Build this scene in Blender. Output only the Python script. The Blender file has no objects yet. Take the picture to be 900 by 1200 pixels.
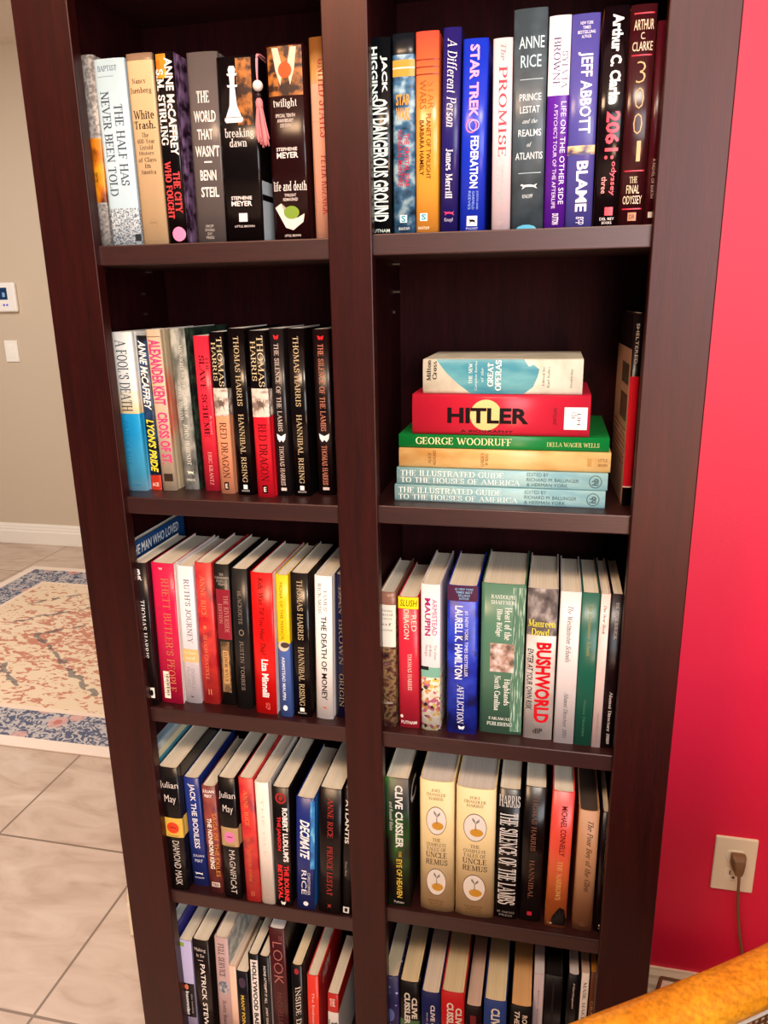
import bpy, bmesh, math, random
from mathutils import Vector, Matrix
random.seed(7)
C = bpy.context.scene.collection
SC = bpy.context.scene

# ------------------------------------------------------------------ camera
cam_d = bpy.data.cameras.new('camera')
cam = bpy.data.objects.new('camera', cam_d)
C.objects.link(cam)
cam_d.sensor_fit = 'VERTICAL'
cam_d.sensor_height = 36.0
cam_d.lens = 36.0 * 891.48 / 1200.0
cam_d.clip_start = 0.01
RT = Vector((0.97678804, 0.21352637, -0.01707696))
UP = Vector((-0.0421061, 0.26964789, 0.96203711))
FW = Vector((-0.21002506, 0.93898696, -0.27238386))
m = Matrix((RT, UP, -FW)).transposed().to_4x4()
m.translation = Vector((0.112716, -1.0, 0.25))
cam.matrix_world = m
SC.camera = cam

# ------------------------------------------------------------------ world, lights, exposure
SC.view_settings.view_transform = 'Standard'
SC.view_settings.look = 'None'
SC.view_settings.gamma = 1.0
SC.view_settings.use_curve_mapping = False
SC.view_settings.exposure = -0.20
W = bpy.data.worlds.new('world')
SC.world = W
W.use_nodes = True
bg = W.node_tree.nodes['Background']
bg.inputs[0].default_value = (1.0, 0.94, 0.88, 1)
bg.inputs[1].default_value = 0.09


def area(name, loc, target, sx, sy, power, col):
    d = bpy.data.lights.new(name, 'AREA')
    d.shape = 'RECTANGLE'
    d.size = sx
    d.size_y = sy
    d.energy = power
    d.color = col
    o = bpy.data.objects.new(name, d)
    C.objects.link(o)
    o.location = loc
    o.rotation_euler = (Vector(target) - Vector(loc)).to_track_quat('-Z', 'Y').to_euler()
    return o


area('window_daylight', (1.0, -2.5, 0.62), (0.0, 0.0, 0.0), 1.4, 1.4, 64, (0.98, 0.97, 1.0))
area('ceiling_lamp_light', (-0.60, -1.45, 1.47), (-0.35, -0.3, 0.0), 0.5, 0.5, 44, (1.0, 0.64, 0.38))
area('added_overhead_fill', (0.28, -1.30, 1.47), (0.15, 0.0, -0.4), 0.4, 0.4, 30, (1.0, 0.88, 0.76))  # fill added overhead to brighten the lower right wall and page tops
area('added_low_warm_fill', (0.72, -2.3, -0.50), (0.0, 0.0, -0.5), 0.45, 0.5, 16, (1.0, 0.62, 0.40))  # added low fill, warms the right stile's sheen and the lower rows
area('added_hall_fill', (-2.4, 1.0, 1.46), (-2.4, 1.3, -1.0), 1.6, 1.6, 84, (1.0, 0.97, 0.93))  # unseen overhead fill, put in to brighten the hall



# ------------------------------------------------------------------ materials
def lin(h):
    h = h.lstrip('#')
    v = [int(h[i:i + 2], 16) / 255 for i in (0, 2, 4)]
    return tuple([(c / 12.92 if c <= 0.04045 else ((c + 0.055) / 1.055) ** 2.4) for c in v] + [1.0])


_cache = {}


def base(name):
    mt = bpy.data.materials.new(name)
    mt.use_nodes = True
    nt = mt.node_tree
    return mt, nt, nt.nodes['Principled BSDF']


def plain(col, rough=0.25, spec=0.34, metal=0.0, coat=0.0):
    k = (col, rough, spec, metal, coat)
    if k in _cache:
        return _cache[k]
    mt, nt, p = base('surface_' + col.strip('#'))
    p.inputs['Base Color'].default_value = lin(col)
    p.inputs['Roughness'].default_value = rough
    p.inputs['Specular IOR Level'].default_value = spec
    p.inputs['Metallic'].default_value = metal
    p.inputs['Coat Weight'].default_value = coat
    _cache[k] = mt
    return mt


def ramp_node(nt, stops):
    r = nt.nodes.new('ShaderNodeValToRGB')
    e = r.color_ramp.elements
    while len(e) < len(stops):
        e.new(0.5)
    for el, (pos, c) in zip(e, stops):
        el.position = pos
        el.color = lin(c)
    return r


def noisy(stops, scale=120.0, stretch=(1, 1, 1), rough=0.35, detail=3.0, coord='Object', kind='noise'):
    """printed or woven mottled pattern"""
    k = (tuple(stops), scale, stretch, rough, detail, coord, kind)
    if k in _cache:
        return _cache[k]
    mt, nt, p = base('mottled_' + stops[0][1].strip('#'))
    tc = nt.nodes.new('ShaderNodeTexCoord')
    mp = nt.nodes.new('ShaderNodeMapping')
    mp.inputs['Scale'].default_value = stretch
    nt.links.new(tc.outputs[coord], mp.inputs['Vector'])
    if kind == 'noise':
        n = nt.nodes.new('ShaderNodeTexNoise')
        n.inputs['Scale'].default_value = scale
        n.inputs['Detail'].default_value = detail
        out = n.outputs['Fac']
    else:
        n = nt.nodes.new('ShaderNodeTexVoronoi')
        n.inputs['Scale'].default_value = scale
        sx = nt.nodes.new('ShaderNodeSeparateColor')
        nt.links.new(n.outputs['Color'], sx.inputs[0])
        out = sx.outputs[0]
    nt.links.new(mp.outputs[0], n.inputs['Vector'])
    r = ramp_node(nt, stops)
    if kind != 'noise':
        r.color_ramp.interpolation = 'CONSTANT'
    nt.links.new(out, r.inputs[0])
    nt.links.new(r.outputs[0], p.inputs['Base Color'])
    p.inputs['Roughness'].default_value = rough
    _cache[k] = mt
    return mt


def grad(stops, rough=0.3, wob=0.06):
    """printed colour blend running up the jacket, foot to head"""
    k = ('grad', tuple(stops), rough)
    if k in _cache:
        return _cache[k]
    mt, nt, p = base('blend_' + stops[0][1].strip('#'))
    tc = nt.nodes.new('ShaderNodeTexCoord')
    sp = nt.nodes.new('ShaderNodeSeparateXYZ')
    nt.links.new(tc.outputs['Generated'], sp.inputs[0])
    n = nt.nodes.new('ShaderNodeTexNoise')
    n.inputs['Scale'].default_value = 60
    nt.links.new(tc.outputs['Object'], n.inputs['Vector'])
    ma = nt.nodes.new('ShaderNodeMath')
    ma.operation = 'MULTIPLY_ADD'
    ma.inputs[1].default_value = wob
    nt.links.new(n.outputs['Fac'], ma.inputs[0])
    nt.links.new(sp.outputs['Z'], ma.inputs[2])
    r = ramp_node(nt, stops)
    nt.links.new(ma.outputs[0], r.inputs[0])
    nt.links.new(r.outputs[0], p.inputs['Base Color'])
    p.inputs['Roughness'].default_value = rough
    _cache[k] = mt
    return mt


def wood(name, dark, light, rough=0.4, sc=(26, 26, 1.6), spec=0.5, specks=False, bump=0.05, tint=(1, 1, 1, 1)):
    mt, nt, p = base(name)
    tc = nt.nodes.new('ShaderNodeTexCoord')
    mp = nt.nodes.new('ShaderNodeMapping')
    mp.inputs['Scale'].default_value = sc
    nt.links.new(tc.outputs['Object'], mp.inputs['Vector'])
    n = nt.nodes.new('ShaderNodeTexNoise')
    n.inputs['Scale'].default_value = 2.2
    n.inputs['Detail'].default_value = 9
    n.inputs['Roughness'].default_value = 0.62
    n.inputs['Distortion'].default_value = 0.6
    nt.links.new(mp.outputs[0], n.inputs['Vector'])
    r = ramp_node(nt, [(0.32, dark), (0.72, light)])
    nt.links.new(n.outputs['Fac'], r.inputs[0])
    n2 = nt.nodes.new('ShaderNodeTexNoise')
    n2.inputs['Scale'].default_value = 22
    n2.inputs['Detail'].default_value = 6
    nt.links.new(mp.outputs[0], n2.inputs['Vector'])
    mx = nt.nodes.new('ShaderNodeMix')
    mx.data_type = 'RGBA'
    mx.blend_type = 'MULTIPLY'
    mx.inputs[0].default_value = 0.45
    r2 = ramp_node(nt, [(0.35, '#707070'), (0.65, '#ffffff')])
    nt.links.new(n2.outputs['Fac'], r2.inputs[0])
    nt.links.new(r.outputs[0], mx.inputs[6])
    nt.links.new(r2.outputs[0], mx.inputs[7])
    col = mx.outputs[2]
    if specks:      # small chips in the stain showing pale wood
        v = nt.nodes.new('ShaderNodeTexVoronoi')
        v.inputs['Scale'].default_value = 11
        nt.links.new(tc.outputs['Object'], v.inputs['Vector'])
        lt = nt.nodes.new('ShaderNodeMath')
        lt.operation = 'LESS_THAN'
        lt.inputs[1].default_value = 0.016
        nt.links.new(v.outputs['Distance'], lt.inputs[0])
        m2 = nt.nodes.new('ShaderNodeMix')
        m2.data_type = 'RGBA'
        nt.links.new(lt.outputs[0], m2.inputs[0])
        nt.links.new(col, m2.inputs[6])
        m2.inputs[7].default_value = lin('#b09080')
        col = m2.outputs[2]
    nt.links.new(col, p.inputs['Base Color'])
    b = nt.nodes.new('ShaderNodeBump')
    b.inputs['Strength'].default_value = bump
    b.inputs['Distance'].default_value = 0.002
    nt.links.new(n2.outputs['Fac'], b.inputs['Height'])
    nt.links.new(b.outputs[0], p.inputs['Normal'])
    p.inputs['Roughness'].default_value = rough
    p.inputs['Specular IOR Level'].default_value = spec
    p.inputs['Specular Tint'].default_value = tint
    return mt


RT_ = (1.0, 0.66, 0.62, 1)
ESP = wood('espresso_wood', '#220606', '#3a0c0a', 0.38, specks=True, spec=0.5, tint=RT_)
ESPH = wood('espresso_wood_shelf', '#260908', '#36100f', 0.42, sc=(1.6, 26, 26), spec=0.95, tint=(1, .8, .78, 1))
ESPD = wood('espresso_wood_inside', '#200609', '#340b10', 0.6, spec=0.12, tint=RT_)
PAGES = {}


def pages(col):
    if col in PAGES:
        return PAGES[col]
    mt, nt, p = base('paper_edges_' + col.strip('#'))
    tc = nt.nodes.new('ShaderNodeTexCoord')
    mp = nt.nodes.new('ShaderNodeMapping')
    mp.inputs['Scale'].default_value = (900, 6, 3)
    nt.links.new(tc.outputs['Object'], mp.inputs['Vector'])
    n = nt.nodes.new('ShaderNodeTexNoise')
    n.inputs['Scale'].default_value = 1.0
    n.inputs['Detail'].default_value = 2
    nt.links.new(mp.outputs[0], n.inputs['Vector'])
    c = lin(col)
    d = tuple(v * 0.84 for v in c[:3])
    r = nt.nodes.new('ShaderNodeValToRGB')
    r.color_ramp.elements[0].position = 0.3
    r.color_ramp.elements[0].color = d + (1,)
    r.color_ramp.elements[1].position = 0.6
    r.color_ramp.elements[1].color = c
    nt.links.new(n.outputs['Fac'], r.inputs[0])
    nt.links.new(r.outputs[0], p.inputs['Base Color'])
    p.inputs['Roughness'].default_value = 0.8
    p.inputs['Specular IOR Level'].default_value = 0.2
    PAGES[col] = mt
    return mt


def M(x):
    if isinstance(x, str):
        v = [int(x[i:i + 2], 16) for i in (1, 3, 5)]
        if max(v) < 0x32:       # printed blacks
            x = '#%02x%02x%02x' % tuple(int(c * 0.62) for c in v)
        return plain(x)
    return x


# ------------------------------------------------------------------ mesh helpers
def link(name, bm, mats, parent=None, smooth=False, bevel=0.0, seg=2):
    me = bpy.data.meshes.new(name)
    bmesh.ops.recalc_face_normals(bm, faces=bm.faces[:])
    bm.to_mesh(me)
    bm.free()
    if not isinstance(mats, (list, tuple)):
        mats = [mats]
    for mt in mats:
        me.materials.append(M(mt))
    if smooth:
        for f in me.polygons:
            f.use_smooth = True
    o = bpy.data.objects.new(name, me)
    C.objects.link(o)
    if parent:
        o.parent = parent
    if bevel:
        md = o.modifiers.new('bevel', 'BEVEL')
        md.width = bevel
        md.segments = seg
        md.limit_method = 'ANGLE'
    return o


def box(bm, x0, x1, y0, y1, z0, z1, mi=0):
    vs = [bm.verts.new((x, y, z)) for z in (z0, z1) for y in (y0, y1) for x in (x0, x1)]
    for q in ((0, 2, 3, 1), (4, 5, 7, 6), (0, 1, 5, 4), (2, 6, 7, 3), (0, 4, 6, 2), (1, 3, 7, 5)):
        f = bm.faces.new([vs[i] for i in q])
        f.material_index = mi


def bx(*a):
    bm = bmesh.new()
    box(bm, *a)
    return bm


def sweep(bm, pts, prof, mi=0, cap=True, upv=Vector((0, 0, 1)), scl=None):
    """loft the 2D profile (side, up) along a path"""
    rings = []
    n = len(pts)
    for i, p in enumerate(pts):
        a = Vector(pts[max(i - 1, 0)])
        b = Vector(pts[min(i + 1, n - 1)])
        t = (b - a).normalized()
        u = upv if abs(t.dot(upv)) < 0.95 else Vector((0, 1, 0))
        s = t.cross(u).normalized()
        v = s.cross(t).normalized()
        k = scl[i] if scl else 1.0
        rings.append([bm.verts.new(Vector(p) + s * (q[0] * k) + v * (q[1] * k)) for q in prof])
    m_ = len(prof)
    for r0, r1 in zip(rings, rings[1:]):
        for j in range(m_):
            f = bm.faces.new((r0[j], r0[(j + 1) % m_], r1[(j + 1) % m_], r1[j]))
            f.material_index = mi
    if cap:
        bm.faces.new(rings[0][::-1]).material_index = mi
        bm.faces.new(rings[-1]).material_index = mi


def circ(r, n=12, ry=None, e=1.0):
    o = []
    for i in range(n):
        a = 2 * math.pi * i / n
        c, s = math.cos(a), math.sin(a)
        o.append((math.copysign(abs(c) ** e, c) * r, math.copysign(abs(s) ** e, s) * (ry or r)))
    return o


def smooth_path(pts, k=6):
    P = [Vector(p) for p in pts]
    out = []
    for i in range(len(P) - 1):
        p0, p1, p2, p3 = P[max(i - 1, 0)], P[i], P[i + 1], P[min(i + 2, len(P) - 1)]
        for j in range(k):
            t = j / k
            out.append(0.5 * ((2 * p1) + (-p0 + p2) * t + (2 * p0 - 5 * p1 + 4 * p2 - p3) * t * t + (-p0 + 3 * p1 - 3 * p2 + p3) * t ** 3))
    out.append(P[-1])
    return out


def thing(name, label, cat, loc=(0, 0, 0), rot=(0, 0, 0), group=None):
    o = bpy.data.objects.new(name, None)
    o.empty_display_size = 0.05
    C.objects.link(o)
    o.location = loc
    o.rotation_euler = rot
    o['label'] = label
    o['category'] = cat
    if group:
        o['group'] = group
    return o


def tag(o, label, cat, group=None):
    o['label'] = label
    o['category'] = cat
    if group:
        o['group'] = group
    return o


def struct(o):
    o['kind'] = 'structure'
    return o


# ------------------------------------------------------------------ lettering
_txt = {}


def text_geo(s, bold=0.0, shear=0.0):
    k = (s, bold, shear)
    if k in _txt:
        return _txt[k]
    cu = bpy.data.curves.new('lettering', 'FONT')
    cu.body = s
    cu.resolution_u = 2
    cu.offset = bold
    cu.shear = shear
    cu.align_x = 'CENTER'
    o = bpy.data.objects.new('lettering', cu)
    C.objects.link(o)
    bpy.context.view_layer.update()
    dg = bpy.context.evaluated_depsgraph_get()
    me = bpy.data.meshes.new_from_object(o.evaluated_get(dg))
    vs = [(v.co.x, v.co.y) for v in me.vertices]
    fs = [tuple(p.vertices) for p in me.polygons]
    bpy.data.objects.remove(o)
    bpy.data.curves.remove(cu)
    bpy.data.meshes.remove(me)
    if not vs:
        return None
    x0, x1 = min(v[0] for v in vs), max(v[0] for v in vs)
    y0, y1 = min(v[1] for v in vs), max(v[1] for v in vs)
    vs = [((v[0] - x0) / (x1 - x0 + 1e-9), (v[1] - y0) / (y1 - y0 + 1e-9)) for v in vs]
    _txt[k] = (vs, fs)
    return _txt[k]


# ------------------------------------------------------------------ a roman (serifed) alphabet drawn from strokes
def _arc(cx, cy, rx, ry, a0, a1, n=10):
    return [(cx + rx * math.cos(math.radians(a0 + (a1 - a0) * i / n)), cy + ry * math.sin(math.radians(a0 + (a1 - a0) * i / n))) for i in range(n + 1)]


def _v(x, y0=0.0, y1=1.0, s0=1, s1=1):
    return [('l', [(x, y0), (x, y1)])] + ([('s', x, y0)] if s0 else []) + ([('s', x, y1)] if s1 else [])


def _l(*p):
    return [('l', list(p))]


def _t(*p):
    return [('t', list(p))]


def _a(*p):
    return [('l', _arc(*p))]


def _s(*p):
    return [('s', x, y) for x, y in p]


XH = 0.64
GL = {
    'A': (.80, _t((.06, 0), (.40, 1)) + _l((.40, 1), (.74, 0)) + _t((.19, .34), (.61, .34)) + _s((.06, 0), (.74, 0))),
    'B': (.66, _v(.13) + _t((.13, 1), (.36, 1)) + _a(.36, .76, .19, .24, 90, -90) + _t((.13, .52), (.36, .52)) + _a(.36, .26, .24, .26, 90, -90) + _t((.13, 0), (.36, 0))),
    'C': (.74, _a(.43, .5, .36, .5, 45, 315, 16) + _l((.69, .70), (.69, .96)) + _l((.69, .08), (.69, .28))),
    'D': (.76, _v(.13) + _t((.13, 1), (.34, 1)) + _a(.34, .5, .36, .5, 90, -90, 14) + _t((.34, 0), (.13, 0))),
    'E': (.62, _v(.13) + _t((.13, 1), (.54, 1)) + _t((.13, .52), (.42, .52)) + _t((.13, 0), (.56, 0)) + _t((.54, 1), (.54, .82)) + _t((.56, 0), (.56, .2)) + _t((.42, .42), (.42, .62))),
    'F': (.58, _v(.13) + _t((.13, 1), (.54, 1)) + _t((.13, .52), (.42, .52)) + _t((.54, 1), (.54, .82)) + _t((.42, .42), (.42, .62))),
    'G': (.78, _a(.43, .5, .36, .5, 45, 315, 16) + _v(.68, .05, .42, 0, 1) + _l((.69, .72), (.69, .96))),
    'H': (.80, _v(.14) + _v(.66) + _t((.14, .52), (.66, .52))),
    'I': (.36, _v(.18)),
    'J': (.44, _v(.28, .2, 1, 0, 1) + _a(.14, .2, .14, .24, 0, -150)),
    'K': (.76, _v(.13) + _t((.13, .42), (.62, 1)) + _l((.30, .62), (.66, 0)) + _s((.62, 1), (.66, 0))),
    'L': (.60, _v(.13) + _t((.13, 0), (.54, 0)) + _t((.54, 0), (.54, .24))),
    'M': (.98, _t((.13, 0), (.17, 1)) + _l((.17, 1), (.49, .05)) + _t((.49, .05), (.81, 1)) + _l((.83, 1), (.85, 0)) + _s((.13, 0), (.85, 0), (.15, 1), (.83, 1))),
    'N': (.82, _t((.13, 0), (.13, 1)) + _l((.13, 1), (.69, 0)) + _t((.69, 0), (.69, 1)) + _s((.13, 0), (.13, 1), (.69, 1))),
    'O': (.82, _a(.41, .5, .33, .5, 0, 360, 20)),
    'P': (.62, _v(.13) + _t((.13, 1), (.34, 1)) + _a(.34, .73, .22, .27, 90, -90) + _t((.34, .46), (.13, .46))),
    'Q': (.82, _a(.41, .5, .33, .5, 0, 360, 20) + _l((.45, .15), (.76, -.15))),
    'R': (.72, _v(.13) + _t((.13, 1), (.34, 1)) + _a(.34, .75, .20, .25, 90, -90) + _t((.34, .5), (.13, .5)) + _l((.34, .5), (.62, 0)) + _s((.63, 0))),
    'S': (.58, [('l', _arc(.29, .75, .19, .25, 30, 250, 9) + _arc(.29, .26, .21, .26, 80, -150, 10))] + _l((.48, .74), (.48, .97)) + _l((.08, .05), (.08, .28))),
    'T': (.70, _v(.35, 0, 1, 1, 0) + _t((.06, 1), (.64, 1)) + _t((.06, 1), (.06, .78)) + _t((.64, 1), (.64, .78))),
    'U': (.78, _v(.15, .3, 1, 0, 1) + _a(.39, .3, .24, .3, 180, 360) + _t((.63, .3), (.63, 1)) + _s((.63, 1))),
    'V': (.78, _l((.07, 1), (.40, 0)) + _t((.40, 0), (.71, 1)) + _s((.07, 1), (.71, 1))),
    'W': (1.10, _l((.07, 1), (.34, 0)) + _t((.34, 0), (.55, .9)) + _l((.53, .95), (.78, 0)) + _t((.78, 0), (1.02, 1)) + _s((.07, 1), (1.02, 1))),
    'X': (.76, _l((.1, 1), (.66, 0)) + _t((.1, 0), (.66, 1)) + _s((.1, 1), (.66, 0), (.1, 0), (.66, 1))),
    'Y': (.74, _l((.08, 1), (.37, .45)) + _t((.37, .45), (.66, 1)) + _v(.37, 0, .45, 1, 0) + _s((.08, 1), (.66, 1))),
    'Z': (.66, _t((.08, 1), (.58, 1)) + _l((.56, 1), (.08, 0)) + _t((.08, 0), (.58, 0))),
    'a': (.54, _a(.24, .18, .16, .19, 0, 360, 12) + _v(.41, 0, .44, 0, 0) + _a(.27, .44, .14, .20, 0, 150) + _s((.44, 0))),
    'b': (.58, _v(.12, 0, 1, 0, 1) + _a(.30, .32, .19, .32, 0, 360, 14)),
    'c': (.48, _a(.27, .32, .19, .32, 50, 310, 12)),
    'd': (.60, _v(.46, 0, 1, 1, 1) + _a(.26, .32, .19, .32, 0, 360, 14)),
    'e': (.50, _a(.26, .32, .19, .32, 0, 310, 14) + _t((.07, .34), (.45, .34))),
    'f': (.38, _v(.16, 0, .8, 1, 0) + _a(.28, .8, .12, .2, 180, 40) + _t((.04, XH), (.32, XH))),
    'g': (.54, _a(.25, .38, .17, .24, 0, 360, 12) + _a(.25, -.08, .19, .18, 0, 360, 12) + _t((.36, .56), (.5, .62))),
    'h': (.62, _v(.12) + _a(.31, .44, .17, .2, 180, 0) + _v(.48, 0, .44, 1, 0)),
    'i': (.30, _v(.14, 0, XH, 1, 1) + _a(.14, .86, .04, .04, 0, 360, 8)),
    'j': (.30, _v(.16, -.15, XH, 0, 1) + _a(.16, .86, .04, .04, 0, 360, 8)),
    'k': (.60, _v(.12) + _t((.12, .24), (.46, XH)) + _l((.24, .38), (.50, 0)) + _s((.50, 0))),
    'l': (.30, _v(.14)),
    'm': (.92, _v(.12, 0, XH) + _a(.28, .44, .15, .2, 180, 0) + _v(.44, 0, .44, 1, 0) + _a(.60, .44, .16, .2, 180, 0) + _v(.77, 0, .44, 1, 0)),
    'n': (.62, _v(.12, 0, XH) + _a(.31, .44, .17, .2, 180, 0) + _v(.48, 0, .44, 1, 0)),
    'o': (.56, _a(.28, .32, .20, .32, 0, 360, 16)),
    'p': (.58, _v(.12, -.3, XH) + _a(.30, .32, .19, .32, 0, 360, 14)),
    'q': (.58, _v(.46, -.3, XH) + _a(.26, .32, .19, .32, 0, 360, 14)),
    'r': (.42, _v(.12, 0, XH) + _a(.28, .42, .16, .2, 160, 50)),
    's': (.44, [('l', _arc(.22, .48, .13, .16, 30, 250, 8) + _arc(.22, .16, .15, .16, 80, -150, 8))]),
    't': (.38, _v(.16, .1, .86, 0, 0) + _a(.26, .12, .10, .12, 180, 310) + _t((.04, XH), (.32, XH))),
    'u': (.62, _v(.12, .2, XH, 0, 1) + _a(.30, .2, .18, .2, 180, 360) + _v(.48, 0, XH, 1, 1)),
    'v': (.56, _l((.06, XH), (.28, 0)) + _t((.28, 0), (.48, XH)) + _s((.06, XH), (.48, XH))),
    'w': (.80, _l((.06, XH), (.24, 0)) + _t((.24, 0), (.38, .6)) + _l((.38, .6), (.56, 0)) + _t((.56, 0), (.72, XH)) + _s((.06, XH), (.72, XH))),
    'x': (.56, _l((.08, XH), (.46, 0)) + _t((.08, 0), (.46, XH)) + _s((.08, XH), (.46, 0))),
    'y': (.56, _l((.06, XH), (.29, 0)) + _t((.18, -.28), (.48, XH)) + _s((.06, XH), (.48, XH))),
    'z': (.48, _t((.06, XH), (.42, XH)) + _l((.4, XH), (.06, 0)) + _t((.06, 0), (.42, 0))),
    '.': (.24, _a(.11, .05, .04, .05, 0, 360, 8)), ',': (.24, _l((.12, .06), (.07, -.12))), "'": (.22, _l((.10, .98), (.09, .76))),
    '-': (.40, _t((.06, .32), (.34, .32))), '&': (.80, _a(.34, .76, .15, .22, -60, 240) + _l((.24, .6), (.72, 0)) + _a(.30, .26, .24, .27, 80, 320)),
    '4': (.60, _v(.42, 0, 1, 1, 0) + _t((.42, 1), (.06, .34)) + _t((.06, .34), (.56, .34))), '0': (.60, _a(.3, .5, .22, .5, 0, 360, 16)),
    '1': (.4, _v(.2, 0, 1, 1, 0)), '2': (.56, _a(.28, .75, .19, .25, 160, -40) + _l((.44, .6), (.08, 0)) + _t((.08, 0), (.5, 0))), '5': (.56, _t((.14, 1), (.48, 1)) + _t((.14, 1), (.12, .55)) + _a(.26, .3, .22, .3, 130, -150)),
    '7': (.56, _t((.08, 1), (.5, 1)) + _l((.5, 1), (.2, 0))), '9': (.6, _a(.3, .68, .2, .3, 0, 360, 14) + _l((.5, .68), (.26, 0))), ' ': (.34, []),
}


def serif_geo(s, wt, shear):
    k = ('serif', s, wt, shear)
    if k in _txt:
        return _txt[k]
    thick, thin = .125 + wt, .05 + wt * .45
    vs, fs = [], []

    def quad(a, b, c, d):
        i = len(vs)
        vs.extend((a, b, c, d))
        fs.append((i, i + 1, i + 2, i + 3))
    x = 0.0
    for ch_ in s:
        if ch_ not in GL:
            ch_ = ch_.upper() if ch_.upper() in GL else ' '
        w_, parts_ = GL[ch_]
        for pt in parts_:
            if pt[0] == 's':
                quad((x + pt[1] - .15, pt[2] - thin * .5), (x + pt[1] + .15, pt[2] - thin * .5), (x + pt[1] + .15, pt[2] + thin * .5), (x + pt[1] - .15, pt[2] + thin * .5))
                continue
            ps = pt[1]
            off = []
            for i in range(len(ps)):
                a, b = ps[max(i - 1, 0)], ps[min(i + 1, len(ps) - 1)]
                if i in (0, len(ps) - 1) and ps[0] == ps[-1] and len(ps) > 3:
                    a, b = ps[-2], ps[1]
                dx, dy = b[0] - a[0], b[1] - a[1]
                ln = math.hypot(dx, dy) or 1
                t_ = thin if pt[0] == 't' else thin + (thick - thin) * abs(dy / ln) ** 1.3
                off.append((-dy / ln * t_ / 2, dx / ln * t_ / 2))
            for i in range(len(ps) - 1):
                p, q, o0, o1 = ps[i], ps[i + 1], off[i], off[i + 1]
                quad((x + p[0] + o0[0], p[1] + o0[1]), (x + q[0] + o1[0], q[1] + o1[1]), (x + q[0] - o1[0], q[1] - o1[1]), (x + p[0] - o0[0], p[1] - o0[1]))
        x += w_ + .07
    vs = [(v[0] + v[1] * shear, v[1]) for v in vs]
    x0, x1 = min(v[0] for v in vs), max(v[0] for v in vs)
    y0, y1 = min(v[1] for v in vs), max(v[1] for v in vs)
    vs = [((v[0] - x0) / (x1 - x0 + 1e-9), (v[1] - y0) / (y1 - y0 + 1e-9)) for v in vs]
    _txt[k] = (vs, fs)
    return _txt[k]


SERIF = set('''NEVER BEEN TOLD|THE HALF HAS|BAPTIST|White|Trash.|Nancy|Isenberg|The|400-Year|Untold|History|of Class|in|America|S.M. STIRLING|THE CITY|WHO FOUGHT|breaking|dawn|twilight|life and death
UNITED STATES|PETER KUZNICK|A Different Person|James Merrill|PROMISE|A FOOL'S DEATH|SLAVE SCHEME|THE|THOMAS|HARRIS|THOMAS HARRIS|HANNIBAL RISING|RED DRAGON|RHETT BUTLER'S PEOPLE|RUTH'S JOURNEY|ANNE RICE|BLOOD CANTICLE
BLACKWOOD FARM|GEORGE WOODRUFF|DELLA WAGER WELLS|THE ILLUSTRATED GUIDE|TO THE HOUSES OF AMERICA|GREAT|OPERAS|Milton|Cross|THE NEW|RANDOLPH|SHAFFNER|Heart of the|Blue Ridge|Highlands|North Carolina|FARAWAY|PUBLISHING
Maureen|Dowd|THE TEXAS SURGICAL|The Westminster Schools|The Bear Book|Alumni Directory 2005|Alumni Directory 97|Alumni Directory 2009|Alumni Directory|JOEL|CHANDLER|COMPLETE|TALES OF|UNCLE|REMUS|HOUGHTON|MIFFLIN|COMPANY
AFFLICTION|THE SILENCE OF THE LAMBS|FULL SERVICE|DAN BROWN|ORIGIN|The Poor Boy of the Glen|Scotty Bowers|ELINOR WYLIE|BLACKOUTS|JUSTIN TORRES|MIDNIGHT IN THE GARDEN OF|GOOD AND EVIL|JOHN BERENDT|HANNIBAL|BROWNE|SYLVIA
DONALD McCAIG|The Mammy|novel|THE RIVERSIDE|EDITION|MASK MAKING|ALICE|ADAMS|GARDEN|WALKS|Edited by|Karl Kohrs|Doubleday|PRINCE LESTAT|INSIDE DEAD|ERIC KRANTZ|THE NARROWS|JAMES|RICKARDS|THE AGE|AGE|and the|of|of the'''.replace('\n', '|').split('|'))


def T(s, col, a0, a1, f0, f1, v=1, name='spine_title', b=0.012, sh=0.0, up=0):
    return dict(t='T', s=s, c=col, r=(a0, a1, f0, f1), v=v, n=name, b=b, sh=sh, up=up)


def R(col, a0, a1, f0, f1, name='spine_label', lv=1):
    return dict(t='R', c=col, r=(a0, a1, f0, f1), n=name, lv=lv)


def O(col, a0, a1, f0, f1, name='emblem', lv=1, ring=0.0):
    return dict(t='O', c=col, r=(a0, a1, f0, f1), n=name, lv=lv, ring=ring)


def S(col, pts, a0, a1, f0, f1, name='emblem', lv=1):
    return dict(t='S', c=col, r=(a0, a1, f0, f1), p=pts, n=name, lv=lv)


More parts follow.
